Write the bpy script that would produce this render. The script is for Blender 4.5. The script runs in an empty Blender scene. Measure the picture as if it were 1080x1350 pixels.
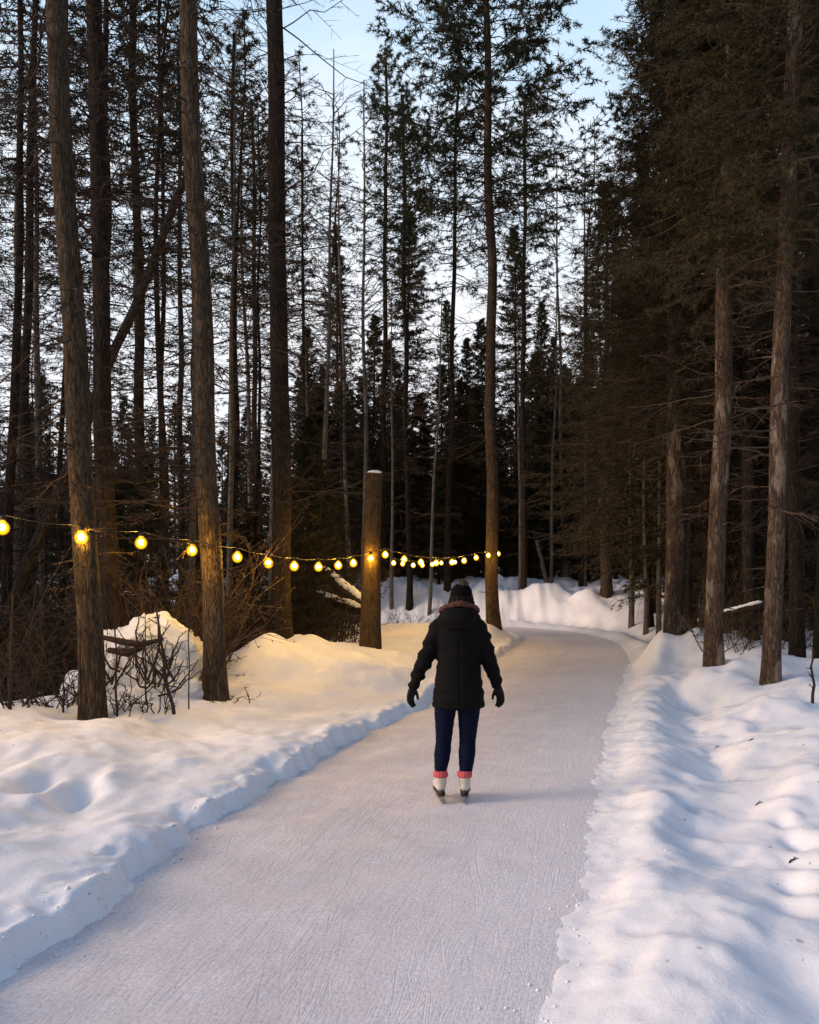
import bpy, bmesh, math, random
import numpy as np
from mathutils import Vector, Matrix, Euler

random.seed(5)
RNG = np.random.default_rng(11)
S = bpy.context.scene
COL = S.collection
R = math.radians

# ------------------------------------------------------------------ camera constants (photo 1080 x 1350)
CAM_H, HOR, FOC = 1.75, 763.0, 1083.0
def at(px, d, py=None):
    """a photo pixel seen at distance d -> world point"""
    return Vector(((px-540)/FOC*d, d, CAM_H-((py if py is not None else HOR)-HOR)/FOC*d))

# ------------------------------------------------------------------ object helpers
def tag(o, label=None, cat=None, group=None, kind=None):
    if label: o['label'] = label
    if cat: o['category'] = cat
    if group: o['group'] = group
    if kind: o['kind'] = kind
    return o
def empty(name, loc=(0,0,0), label=None, cat=None, group=None):
    o = bpy.data.objects.new(name, None); COL.objects.link(o); o.location = loc
    o.empty_display_size = .2
    return tag(o, label, cat, group)
def link(name, me, mat=None, parent=None):
    o = bpy.data.objects.new(name, me); COL.objects.link(o)
    if mat is not None and not me.materials:
        for m in (mat if isinstance(mat, (list, tuple)) else [mat]): me.materials.append(m)
    if parent: o.parent = parent
    return o
def copy_tree(o, parent=None):
    c = o.copy(); COL.objects.link(c)
    c.parent = parent
    for ch in list(o.children): copy_tree(ch, c)
    return c

class MB:
    """collects vertices, triangles and quads; becomes ONE mesh"""
    def __init__(s): s.v=[]; s.f3=[]; s.f4=[]; s.m3=[]; s.m4=[]; s.n=0
    def add(s, v, f, mi=0):
        v = np.asarray(v, dtype=np.float64).reshape(-1,3); f = np.asarray(f, dtype=np.int64)
        if len(f)==0: return
        s.v.append(v)
        if f.shape[1]==3: s.f3.append(f+s.n); s.m3.append(np.full(len(f),mi))
        else: s.f4.append(f+s.n); s.m4.append(np.full(len(f),mi))
        s.n += len(v)
    def mesh(s, name, smooth=True):
        v = np.concatenate(s.v) if s.v else np.zeros((0,3))
        f3 = np.concatenate(s.f3) if s.f3 else np.zeros((0,3),int)
        f4 = np.concatenate(s.f4) if s.f4 else np.zeros((0,4),int)
        mi = np.concatenate((s.m3 or [np.zeros(0,int)])+(s.m4 or [np.zeros(0,int)]))
        me = bpy.data.meshes.new(name)
        me.vertices.add(len(v)); me.vertices.foreach_set('co', v.astype(np.float32).ravel())
        loops = np.concatenate([f3.ravel(), f4.ravel()]).astype(np.int32)
        me.loops.add(len(loops)); me.loops.foreach_set('vertex_index', loops)
        n3, n4 = len(f3), len(f4)
        start = np.concatenate([np.arange(n3)*3, n3*3+np.arange(n4)*4]).astype(np.int32)
        me.polygons.add(n3+n4); me.polygons.foreach_set('loop_start', start)
        me.polygons.foreach_set('material_index', mi.astype(np.int32))
        me.polygons.foreach_set('use_smooth', np.full(n3+n4, smooth))
        me.update(calc_edges=True); me.validate()
        return me
    def obj(s, name, mat, parent=None, smooth=True): return link(name, s.mesh(name, smooth), mat, parent)

def nrm(a):
    return a/np.maximum(np.linalg.norm(a, axis=-1, keepdims=True), 1e-9)

def tubes(mb, P, Rad, sides=4, cap=False, mi=0):
    """P (M,N,3) paths, Rad (M,N) radii"""
    P = np.asarray(P,float); Rad = np.asarray(Rad,float)
    if P.ndim==2: P=P[None]; Rad=Rad[None]
    M,N,_ = P.shape
    T = nrm(np.gradient(P, axis=1))
    mean = nrm(P[:,-1]-P[:,0])
    ref = np.where(np.abs(mean[:,2:3])>.8, np.array([[1.,0,0]]), np.array([[0,0,1.]]))[:,None,:]
    A = nrm(np.cross(T, np.broadcast_to(ref, T.shape))); B = np.cross(T, A)
    th = np.arange(sides)/sides*2*np.pi
    ring = (A[:,:,None,:]*np.cos(th)[None,None,:,None]+B[:,:,None,:]*np.sin(th)[None,None,:,None])
    V = P[:,:,None,:]+ring*Rad[:,:,None,None]
    idx = np.arange(M*N*sides).reshape(M,N,sides)
    a=idx[:,:-1,:]; b=np.roll(idx,-1,2)[:,:-1,:]; c=np.roll(idx,-1,2)[:,1:,:]; d=idx[:,1:,:]
    mb.add(V.reshape(-1,3), np.stack([a,b,c,d],-1).reshape(-1,4), mi)
    if cap:
        for m in range(M):
            for e,r in ((0,1),(N-1,0)):
                cv = np.concatenate([V[m,e], P[m,e][None]])
                k=np.arange(sides); k2=(k+1)%sides
                f=np.stack([k2,k,np.full(sides,sides)],-1) if r else np.stack([k,k2,np.full(sides,sides)],-1)
                mb.add(cv, f, mi)

def blob(mb,c,r,rg,flat=.7,nu=7,nv=5,stretch=(1,1)):
    th=np.arange(nu)/nu*2*np.pi; ph=np.linspace(-np.pi/2,np.pi/2,nv)
    V=np.stack([np.cos(ph)[:,None]*np.cos(th)*stretch[0],np.cos(ph)[:,None]*np.sin(th)*stretch[1],np.broadcast_to(np.sin(ph)[:,None]*flat,(nv,nu))],-1)*r
    V=V*(1+rg.uniform(-.18,.18,(nv,nu,1)))+np.asarray(c)
    idx=np.arange(nv*nu).reshape(nv,nu); b=np.roll(idx,-1,1)
    mb.add(V.reshape(-1,3),np.stack([idx[:-1],b[:-1],b[1:],idx[1:]],-1).reshape(-1,4))

def remeshed(mb,name,mats,parent,vox,smooth=4,disp=None):
    me=mb.mesh(name); o=bpy.data.objects.new(name,me); COL.objects.link(o)
    m=o.modifiers.new('r','REMESH'); m.mode='VOXEL'; m.voxel_size=vox; m.use_smooth_shade=True
    s=o.modifiers.new('s','SMOOTH'); s.factor=.5; s.iterations=smooth
    dg=bpy.context.evaluated_depsgraph_get(); nm=bpy.data.meshes.new_from_object(o.evaluated_get(dg))
    o.modifiers.clear(); o.data=nm; bpy.data.meshes.remove(me); nm.name=name
    nm.materials.clear(); nm.materials.append(mats)
    if disp:
        n=len(nm.vertices); co=np.zeros(n*3,np.float32); no=np.zeros(n*3,np.float32); nm.vertices.foreach_get('co',co); nm.vertices.foreach_get('normal',no)
        co=co.reshape(-1,3); no=no.reshape(-1,3); co+=no*disp(co)[:,None]; nm.vertices.foreach_set('co',co.ravel())
    for p in nm.polygons: p.use_smooth=True
    o.parent=parent; return o

# ------------------------------------------------------------------ noise
_perm = np.random.default_rng(3).permutation(512)
_perm = np.concatenate([_perm,_perm,_perm])
_g = np.random.default_rng(4).uniform(-1,1,(512,2)); _g /= np.linalg.norm(_g,axis=1,keepdims=True)
def perlin(x,y):
    xi=np.floor(x).astype(int); yi=np.floor(y).astype(int); xf=x-xi; yf=y-yi
    u=xf**3*(xf*(xf*6-15)+10); v=yf**3*(yf*(yf*6-15)+10)
    def gr(i,j,dx,dy):
        h=_perm[(_perm[(i)%512]+j)%512]%512
        return _g[h,0]*dx+_g[h,1]*dy
    a=gr(xi,yi,xf,yf); b=gr(xi+1,yi,xf-1,yf); c=gr(xi,yi+1,xf,yf-1); d=gr(xi+1,yi+1,xf-1,yf-1)
    return ((a*(1-u)+b*u)*(1-v)+(c*(1-u)+d*u)*v)*1.4
def fbm(x,y,o=4,lac=2.0,g=.5):
    s=0;a=1
    for i in range(o):
        s=s+a*perlin(x+17.3*i,y-9.1*i); x=x*lac; y=y*lac; a*=g
    return s
def sstep(a,b,x):
    t=np.clip((x-a)/(b-a),0,1); return t*t*(3-2*t)

def unit_(rg,n):
    v=rg.normal(size=(n,3)); return nrm(v)
# ------------------------------------------------------------------ materials
def mat(name):
    m = bpy.data.materials.new(name); m.use_nodes=True
    nt=m.node_tree; b=nt.nodes['Principled BSDF']
    return m, nt, b
def N(nt, typ, **kw):
    n = nt.nodes.new(typ)
    for k,v in kw.items():
        if k in n.inputs.keys(): n.inputs[k].default_value=v
        else: setattr(n,k,v)
    return n
def ramp(nt, fac, stops):
    n=nt.nodes.new('ShaderNodeValToRGB'); e=n.color_ramp.elements
    while len(e)<len(stops): e.new(.5)
    for i,(p,c) in enumerate(stops):
        e[i].position=p; e[i].color=(*c,1) if len(c)==3 else c
    nt.links.new(fac,n.inputs['Fac']); return n
def mapping(nt, coord='Object', scale=(1,1,1), rot=(0,0,0)):
    tc=nt.nodes.new('ShaderNodeTexCoord'); mp=nt.nodes.new('ShaderNodeMapping')
    mp.inputs['Scale'].default_value=scale; mp.inputs['Rotation'].default_value=rot
    nt.links.new(tc.outputs[coord],mp.inputs['Vector']); return mp.outputs[0]
def noise(nt, vec, scale, detail=4, rough=.55):
    n=nt.nodes.new('ShaderNodeTexNoise'); n.inputs['Scale'].default_value=scale
    n.inputs['Detail'].default_value=detail; n.inputs['Roughness'].default_value=rough
    nt.links.new(vec,n.inputs['Vector']); return n.outputs['Fac']
def mathn(nt, op, a, b=None, clamp=False):
    n=nt.nodes.new('ShaderNodeMath'); n.operation=op; n.use_clamp=clamp
    for i,x in enumerate((a,b)):
        if x is None: continue
        if isinstance(x,(int,float)): n.inputs[i].default_value=x
        else: nt.links.new(x,n.inputs[i])
    return n.outputs[0]
def bump(nt, h, strength, dist, b, normal=None):
    n=nt.nodes.new('ShaderNodeBump'); n.inputs['Strength'].default_value=strength; n.inputs['Distance'].default_value=dist
    nt.links.new(h,n.inputs['Height'])
    if normal is not None: nt.links.new(normal,n.inputs['Normal'])
    nt.links.new(n.outputs[0],b.inputs['Normal']); return n.outputs[0]
def mixc(nt, fac, a, b, mode='MIX'):
    n=nt.nodes.new('ShaderNodeMix'); n.data_type='RGBA'; n.blend_type=mode
    for sock,x in ((n.inputs['Factor'],fac),(n.inputs[6],a),(n.inputs[7],b)):
        if isinstance(x,(int,float)): sock.default_value=x
        elif isinstance(x,tuple): sock.default_value=(*x,1) if len(x)==3 else x
        else: nt.links.new(x,sock)
    return n.outputs[2]

def mat_snow():
    m,nt,b=mat('snow')
    v=mapping(nt,'Object')
    n1=noise(nt,v,1.6,5); n2=noise(nt,v,28,4,.6); n3=noise(nt,v,130,2)
    c=ramp(nt,n1,[(.3,(.80,.80,.815)),(.7,(.87,.865,.865))])
    # sparse specks of bark and needle litter
    n4=noise(nt,v,19,2,.4)
    sp=ramp(nt,n4,[(.735,(0,0,0)),(.76,(1,1,1))])
    col=mixc(nt,mathn(nt,'MULTIPLY',sp.outputs[0],.5),c.outputs[0],(.25,.19,.15))
    nt.links.new(col,b.inputs['Base Color'])
    b.inputs['Roughness'].default_value=.75; b.inputs['Specular IOR Level'].default_value=.25
    h=mathn(nt,'ADD',n2,mathn(nt,'MULTIPLY',n3,.35))
    bump(nt,h,.32,.014,b)
    return m
def mat_ice():
    m,nt,b=mat('trail_ice')
    uv='UV'
    v0=mapping(nt,uv)
    big=noise(nt,v0,.55,4); mid=noise(nt,v0,3.2,5,.6); fine=noise(nt,v0,45,3,.6)
    lines=None
    for i,(ang,sx,sy,th) in enumerate(((3,60,.9,.60),(-6,48,.8,.61),(10,75,1.2,.62),(-15,50,.9,.63),(2,85,.30,.59),(24,60,1.3,.645))):
        vv=mapping(nt,uv,(sx,sy,1),(0,0,R(ang)))
        # rotate first, then stretch
        tc=nt.nodes.new('ShaderNodeTexCoord'); r=nt.nodes.new('ShaderNodeVectorRotate'); r.rotation_type='Z_AXIS'; r.inputs['Angle'].default_value=R(ang)
        wn=nt.nodes.new('ShaderNodeTexNoise'); wn.inputs['Scale'].default_value=.45; wn.inputs['Detail'].default_value=1; nt.links.new(tc.outputs['UV'],wn.inputs['Vector'])
        ws=nt.nodes.new('ShaderNodeVectorMath'); ws.operation='MULTIPLY_ADD'; nt.links.new(wn.outputs['Color'],ws.inputs[0]); ws.inputs[1].default_value=(.35,.2,0); nt.links.new(tc.outputs['UV'],ws.inputs[2])
        nt.links.new(ws.outputs[0],r.inputs['Vector'])
        mp=nt.nodes.new('ShaderNodeMapping'); mp.inputs['Scale'].default_value=(sx,sy,1); mp.inputs['Location'].default_value=(i*7.3,i*3.1,0)
        nt.links.new(r.outputs[0],mp.inputs['Vector'])
        n=noise(nt,mp.outputs[0],1,2.5,.5)
        l=ramp(nt,n,[(th-.035,(0,0,0)),(th+.03,(1,1,1))]).outputs[0]
        lines=l if lines is None else mathn(nt,'MAXIMUM',lines,l)
    lines=mathn(nt,'MULTIPLY',lines,ramp(nt,mid,[(.35,(.15,.15,.15)),(.6,(1,1,1))]).outputs[0])
    base=ramp(nt,big,[(.3,(.65,.61,.605)),(.5,(.74,.695,.688)),(.7,(.81,.765,.752))])
    c=mixc(nt,mathn(nt,'MULTIPLY',lines,.40),base.outputs[0],(.36,.345,.39))
    pale=ramp(nt,mid,[(.52,(0,0,0)),(.7,(1,1,1))]).outputs[0]
    c=mixc(nt,mathn(nt,'MULTIPLY',pale,.55),c,(.81,.77,.765))
    sc=noise(nt,v0,1.3,7,.68); scf=ramp(nt,sc,[(.50,(0,0,0)),(.62,(1,1,1))]).outputs[0]
    c=mixc(nt,mathn(nt,'MULTIPLY',scf,.5),c,(.84,.80,.79))       # scuffed frost
    sxx=nt.nodes.new('ShaderNodeSeparateXYZ'); nt.links.new(v0,sxx.inputs[0])
    ef=mathn(nt,'MULTIPLY',mathn(nt,'SUBTRACT',mathn(nt,'ADD',sxx.outputs['X'],mathn(nt,'MULTIPLY',mathn(nt,'SUBTRACT',mid,.5),2.2)),1.6),.95,True)
    c=mixc(nt,mathn(nt,'MULTIPLY',ef,.85),c,(.83,.79,.78))
    grain=ramp(nt,fine,[(.36,(.74,.73,.76)),(.6,(1.06,1.06,1.05))]).outputs[0]
    c=mixc(nt,.7,c,grain,'MULTIPLY')
    nt.links.new(c,b.inputs['Base Color'])
    rr=ramp(nt,mid,[(.3,(.5,.5,.5)),(.7,(.75,.75,.75))]); nt.links.new(rr.outputs[0],b.inputs['Roughness'])
    b.inputs['Specular IOR Level'].default_value=.3
    h=mathn(nt,'SUBTRACT',mathn(nt,'ADD',mathn(nt,'MULTIPLY',mid,.8),mathn(nt,'MULTIPLY',fine,.35)),mathn(nt,'MULTIPLY',lines,.28))
    bump(nt,h,.5,.010,b)
    return m
def mat_bark(name, dark, light, snowy=.0, pale=None):
    m,nt,b=mat(name)
    v=mapping(nt,'Object',(1,1,.30)); v2=mapping(nt,'Object')
    n1=noise(nt,v,26,5,.62); n2=noise(nt,v2,3.0,3); n3=noise(nt,v,70,3,.6)
    vo=nt.nodes.new('ShaderNodeTexVoronoi'); vo.feature='DISTANCE_TO_EDGE'; vo.inputs['Scale'].default_value=17
    wv=nt.nodes.new('ShaderNodeVectorMath'); wv.operation='ADD'; nt.links.new(v,wv.inputs[0])
    nt.links.new(N(nt,'ShaderNodeTexNoise',Scale=9.).outputs['Color'],wv.inputs[1]); nt.links.new(wv.outputs[0],vo.inputs['Vector'])
    edge=ramp(nt,vo.outputs['Distance'],[(.0,(0,0,0)),(.16,(1,1,1))]).outputs[0]
    mixf=mathn(nt,'MULTIPLY',mathn(nt,'ADD',n1,mathn(nt,'MULTIPLY',n2,.5)),.66)
    c=ramp(nt,mixf,[(.33,dark),(.62,light)]).outputs[0]
    c=mixc(nt,mathn(nt,'MULTIPLY',mathn(nt,'SUBTRACT',1.,edge),.75),c,tuple(x*.45 for x in dark))
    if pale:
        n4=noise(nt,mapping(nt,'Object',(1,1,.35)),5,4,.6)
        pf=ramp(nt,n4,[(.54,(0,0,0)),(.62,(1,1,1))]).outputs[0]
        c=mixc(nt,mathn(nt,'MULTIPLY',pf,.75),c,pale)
    oi=nt.nodes.new('ShaderNodeObjectInfo')
    hs=nt.nodes.new('ShaderNodeHueSaturation'); nt.links.new(c,hs.inputs['Color'])
    nt.links.new(mathn(nt,'ADD',mathn(nt,'MULTIPLY',oi.outputs['Random'],.5),.75),hs.inputs['Value'])
    nt.links.new(hs.outputs[0],b.inputs['Base Color'])
    b.inputs['Roughness'].default_value=.95; b.inputs['Specular IOR Level'].default_value=.08
    h=mathn(nt,'ADD',mathn(nt,'MULTIPLY',edge,.7),mathn(nt,'ADD',n1,mathn(nt,'MULTIPLY',n3,.5)))
    bump(nt,h,.9,.03,b)
    return m
def mat_needles(name, c1, c2, c3):
    m,nt,b=mat(name)
    v=mapping(nt,'Object'); n1=noise(nt,v,.9,3); n2=noise(nt,v,6,2)
    c=ramp(nt,n1,[(.32,c1),(.5,c2),(.68,c3)]).outputs[0]
    oi=nt.nodes.new('ShaderNodeObjectInfo'); hs=nt.nodes.new('ShaderNodeHueSaturation')
    nt.links.new(c,hs.inputs['Color']); nt.links.new(mathn(nt,'ADD',mathn(nt,'MULTIPLY',oi.outputs['Random'],.7),.6),hs.inputs['Value'])
    c=mixc(nt,mathn(nt,'MULTIPLY',n2,.3),hs.outputs[0],(.05,.03,.015))
    nt.links.new(c,b.inputs['Base Color']); b.inputs['Roughness'].default_value=.8; b.inputs['Specular IOR Level'].default_value=.15
    return m
def mat_plain(name, col, rough=.7, spec=.3, nscale=40, var=.25, bmp=.3, dist=.004, metal=0, coord='Object', stretch=(1,1,1)):
    m,nt,b=mat(name)
    v=mapping(nt,coord,stretch); n=noise(nt,v,nscale,4,.6)
    lo=tuple(max(0,x*(1-var)) for x in col); hi=tuple(min(1,x*(1+var)) for x in col)
    nt.links.new(ramp(nt,n,[(.3,lo),(.7,hi)]).outputs[0],b.inputs['Base Color'])
    b.inputs['Roughness'].default_value=rough; b.inputs['Specular IOR Level'].default_value=spec; b.inputs['Metallic'].default_value=metal
    bump(nt,n,bmp,dist,b); return m

M_SNOW=mat_snow(); M_ICE=mat_ice()
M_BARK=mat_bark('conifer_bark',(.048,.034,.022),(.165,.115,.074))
M_BARKR=mat_bark('sunlit_pine_bark',(.065,.044,.029),(.21,.142,.094),pale=(.36,.285,.22))  # warm sunlight on the right trunks put into a lighter bark colour
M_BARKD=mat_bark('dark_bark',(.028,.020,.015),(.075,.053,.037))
M_PALE=mat_bark('pale_bark',(.14,.115,.09),(.42,.37,.31))
M_POST=mat_bark('post_bark',(.07,.048,.026),(.23,.155,.085))
M_TWIG=mat_plain('twig_bark',(.045,.031,.024),.9,.1,30,.4,.2)
M_TWIGL=mat_plain('brown_twig_bark',(.085,.056,.038),.9,.1,30,.4,.2)
M_NEED=mat_needles('spruce_needles',(.022,.026,.012),(.036,.036,.015),(.060,.050,.021))
M_NEEDB=mat_needles('brown_needles',(.030,.026,.012),(.047,.039,.016),(.072,.056,.023))
M_NEEDP=mat_needles('pine_needles',(.020,.027,.014),(.032,.038,.018),(.048,.052,.024))

# ------------------------------------------------------------------ trail outline in metres
def poly(pts, step=.15):
    P=[]
    pts=[np.array(p,float) for p in pts]
    n=len(pts)
    for i in range(n-1):
        p0=pts[max(i-1,0)];p1=pts[i];p2=pts[i+1];p3=pts[min(i+2,n-1)]
        k=max(2,int(np.linalg.norm(p2-p1)/step))
        for j in range(k):
            t=j/k
            P.append(.5*((2*p1)+(-p0+p2)*t+(2*p0-5*p1+4*p2-p3)*t*t+(-p0+3*p1-3*p2+p3)*t**3))
    P.append(pts[-1]); return np.array(P)
LEFT=poly([(-3.0,-14),(-2.6,-6),(-2.15,0),(-1.95,2),(-1.75,3.4),(-1.70,3.95),(-1.61,4.6),(-1.48,5.54),(-1.26,6.5),(-.98,7.6),(-.58,8.95),(-.1,10.4),(.38,11.9),(1.06,14.4),(1.92,18.0),(2.75,21.3),(3.22,23.4),(3.1,25.2),(2.4,26.4),(1,27.1),(-4,27.7),(-12,28.2),(-30,30)])
RIGHT=poly([(.2,-14),(.1,-6),(.18,0),(.34,2),(.54,3.23),(.72,3.9),(.92,4.54),(1.22,5.62),(1.55,6.84),(1.77,7.67),(2.31,9.62),(3.28,12.9),(4.3,16.2),(4.85,18.2),(5.40,20.8),(5.70,23.6),(5.45,26.7),(4.55,28.8),(3.1,30.0),(0,30.6),(-4,30.9),(-12,31.6),(-30,34)])
def pdist(x,y,P):
    best=np.full(x.shape,1e9)
    for i in range(0,len(P)-1):
        a=P[i];b=P[i+1];ab=b-a;L=ab@ab
        if L==0: continue
        t=np.clip(((x-a[0])*ab[0]+(y-a[1])*ab[1])/L,0,1)
        d=(x-a[0]-t*ab[0])**2+(y-a[1]-t*ab[1])**2
        best=np.minimum(best,d)
    return np.sqrt(best)
_poly=np.concatenate([LEFT,RIGHT[::-1]])
def inside(x,y):
    c=np.zeros(x.shape,bool); n=len(_poly)
    for i in range(n):
        x1,y1=_poly[i];x2,y2=_poly[(i+1)%n]
        if y1==y2: continue
        k=((y1>y)!=(y2>y))&(x<(x2-x1)*(y-y1)/(y2-y1)+x1)
        c^=k
    return c

BUMPS=[ # X, Y, sx, sy, amp   drifts that the photograph shows
 (-2.15,12.3,.62,.8,.50),(-1.35,12.2,.9,.9,.22),(-.4,13.6,.9,1.1,.14),(-2.9,7.2,2.2,.9,.08),
 (-2.79,6.15,.10,.22,-.17),(-2.45,6.05,.12,.26,-.21),(-2.33,6.35,.12,.2,.05),(-2.62,5.75,.14,.12,.04),
 (-1.15,7.9,.5,.3,.06),(-.75,8.9,.3,.35,.05),(-1.75,5.2,.35,.4,.06),(-2.2,4.5,.7,.4,.06),
 (1.30,3.3,.25,.5,.05),(1.62,3.0,.16,.5,-.04),(1.62,3.9,.34,.45,.07),(2.1,3.3,.4,.5,.08),(1.25,4.5,.18,.25,.06),
 (1.95,5.6,.22,.2,-.09),(1.75,5.3,.14,.14,-.08),(2.15,6.1,.15,.2,-.08),(2.7,7.3,.25,.3,-.10),(3.15,8.6,.25,.5,-.08),(3.95,11.0,.35,.9,-.16),
 (4.3,8.5,.12,.25,-.10),(4.8,8.7,.12,.22,-.06),(4.2,9.6,.5,.6,.12),(3.7,7.6,.5,.45,.08),(3.1,6.1,.5,.4,.06),
 (5.0,31.6,1.0,.6,.28),(6.4,30.0,.8,.8,.3),(7.3,33.5,1.4,1.2,.45),(3.6,32.4,1.4,.9,.22),(8.1,27.5,.8,.9,.3),(7.0,24.5,.7,1.0,.18)]
_rp=np.random.default_rng(91)
for _i in range(30):      # trampled pits along the right bank and a few on the left
    _y=float(_rp.uniform(3.2,13)); _x=float(np.interp(_y,RIGHT[:,1][:400],RIGHT[:,0][:400]))+float(_rp.uniform(.65,1.5)); _r=float(_rp.uniform(.06,.12)); _a=-float(_rp.uniform(.02,.06))
    BUMPS.append((_x,_y,_r,_r*float(_rp.uniform(1.2,2.2)),_a)); BUMPS.append((_x+_r*1.4,_y+_r,_r,_r*1.2,-_a*.35))
for _i in range(16):
    _y=float(_rp.uniform(3.4,10)); _x=float(np.interp(_y,LEFT[:,1][:400],LEFT[:,0][:400]))-float(_rp.uniform(.08,.5)); _r=float(_rp.uniform(.05,.13))
    BUMPS.append((_x,_y,_r,_r*1.2,float(_rp.uniform(-.07,.06))))
ANCH=[]   # (X,Y,z): where a base stands in the photo
def h_raw(x,y):
    dl=pdist(x,y,LEFT); dr=pdist(x,y,RIGHT); ins=inside(x,y)
    edge=(fbm(x*1.3+5,y*1.3,3)*.09+fbm(x*5,y*5+3,2)*np.where(x*2.6>y*.45-.6,.016,.032))*(1-.85*sstep(14,25,y))
    d=np.minimum(dl,dr); left=dl<dr
    dd=np.where(ins,-d,d)+edge*np.where(left,1,.8)
    n1=fbm(x*.35,y*.35,4); n2=fbm(x*1.1+9,y*1.1,4); n3=fbm(x*4.1,y*4.1+7,3); n4=fbm(x*11,y*11,3)
    crumb=np.exp(-((dd-.12)/.16)**2)
    hl=-.06+.06*sstep(-.12,.0,dd)+(.135+.05*n1+.03*n2)*sstep(0,.085+.03*np.clip(n2,-1,1),dd)+.17*sstep(.2,2.4,dd)+.09*n1*sstep(.3,2,dd)+.045*n2*sstep(.2,1,dd)+.004*n3+crumb*(.028*n3+.012*n4)-.05*np.exp(-((dd-.42)/.2)**2)*np.clip(n1+.3,0,1)-.45*sstep(3.2,6,dd)*sstep(-2.5,-4.5,x)*sstep(8.2,10.5,y)*(1-sstep(20,30,y))
    far=sstep(8,15,y)
    hr=-.06+.06*sstep(-.22,.02,dd)+(.085+.03*n2)*sstep(-.05,.62,dd)+.05*np.exp(-((dd-.42-.1*n1)/.22)**2)*(1-.3*far)-.16*np.exp(-((dd-.98-.2*n1)/.24)**2)*np.clip(.55+1.5*n2,0,1.3)*(.25+.75*sstep(4.5,8.5,y))\
       +(.20+.25*far)*sstep(.8,2.4,dd)+.13*n1*sstep(.6,2,dd)+np.where(y<9,.055,.085)*n2*sstep(.2,.9,dd)+.007*n3*sstep(-.1,.3,dd)+.012*n3*np.exp(-((dd-.3)/.4)**2)+.006*n4*np.exp(-((dd-.15)/.3)**2)
    h=np.where(left,hl,hr)
    # both fields meet far from the trail; blend by side where it matters little
    rise=sstep(25,36,y)*.95-sstep(37,45,y)*.65+np.clip((y-48)*.012,0,1.5)
    out=sstep(.0,3.5,dd)
    h=h+rise*out+sstep(28,31,y)*sstep(.05,2.6,dd)*.18+.3*n1*sstep(20,40,y)*out
    h=h+(.15*fbm(x*.9+3,y*.9,3)+.09*fbm(x*2.3,y*2.3+5,4))*sstep(27,31,y)*sstep(.3,1.6,dd)*(1-sstep(44,60,y))
    h=np.where(ins&(d>.5),-.06,h)
    w=sstep(0,.3,dd)
    for X,Y,sx,sy,a in BUMPS:
        h=h+a*np.exp(-((x-X)/sx)**2-((y-Y)/sy)**2)*np.where(a<0,1,w)
    return h
_W=None
def height(x,y):
    x=np.atleast_1d(np.asarray(x,float)); y=np.atleast_1d(np.asarray(y,float))
    h=h_raw(x,y)
    if _W is not None:
        dl=np.minimum(pdist(x,y,LEFT),pdist(x,y,RIGHT)); w=np.where(inside(x,y),0,sstep(.05,.7,dl))
        for X,Y,rr in WELLS: h=h-.075*np.exp(-((x-X)**2+(y-Y)**2)/rr**2)+.03*np.exp(-((np.sqrt((x-X)**2+(y-Y)**2)-rr*1.9)/(.45*rr))**2)
        s=0
        for (X,Y,z),k in zip(ANCH,_W): s=s+k*np.exp(-((x-X)**2+(y-Y)**2)/(2*.75**2))
        h=h+s*w
    return h
def gz(x,y): return float(height(x,y)[0])

# named trunks: base pixel, distance, base y pixel, top x pixel at y=0, diameter in px
T = dict(
 T1=(125,8.6,945,74,34), T2=(153,10.6,905,127,25), T3=(285,10.2,916,247,30), T4=(371,14.0,838,362,26),
 T5=(650,22.0,818,643,18), R1=(888,16.0,830,900,27), R2=(941,12.3,870,966,24), R3=(1016,11.2,893,1047,23),
 R4=(1052,13.0,875,1046,20), R5=(1086,12.6,878,1096,24))
for k,(px,d,py,tx,w) in T.items():
    p=at(px,d,py); ANCH.append((p.x,p.y,p.z))
pp=at(488,14.9,850); ANCH.append((pp.x,pp.y,pp.z))
for px,d,py in ((60,7.4,965),(-60,7.2,962),(700,33.5,790),(770,34,784),(590,36,770),(530,36,770)):
    p=at(px,d,py); ANCH.append((p.x,p.y,p.z))
ax=np.array([a[0] for a in ANCH]); ay=np.array([a[1] for a in ANCH]); az=np.array([a[2] for a in ANCH])
G=np.exp(-((ax[:,None]-ax)**2+(ay[:,None]-ay)**2)/(2*.75**2))
WELLS=[(a_[0],a_[1],.30) for a_ in ANCH[:len(T)+1]]
_Wn=np.linalg.solve(G+np.eye(len(ax))*.02, az-h_raw(ax,ay)); _W=_Wn

# ------------------------------------------------------------------ ground sheet
def axis(fine0,fine1,step,lo,hi,grow):
    a=list(np.arange(fine0,fine1,step)); s=step
    x=a[-1]
    while x<hi: s*=grow; x+=s; a.append(x)
    s=step; x=a[0]; b=[]
    while x>lo: s*=grow; x-=s; b.append(x)
    return np.array(b[::-1]+a)
xs=axis(-3.4,3.4,.028,-150,150,1.03); ys=axis(2.3,9.5,.028,-25,230,1.014)
XX,YY=np.meshgrid(xs,ys); ZZ=height(XX.ravel(),YY.ravel()).reshape(XX.shape)
nx,ny=len(xs),len(ys); idx=np.arange(nx*ny).reshape(ny,nx)
mb=MB(); mb.add(np.stack([XX,YY,ZZ],-1).reshape(-1,3), np.stack([idx[:-1,:-1],idx[:-1,1:],idx[1:,1:],idx[1:,:-1]],-1).reshape(-1,4))
g=mb.obj('snow_ground',M_SNOW); tag(g,'white snow banks and drifts on both sides of the ice trail','snow',kind='structure')

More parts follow.
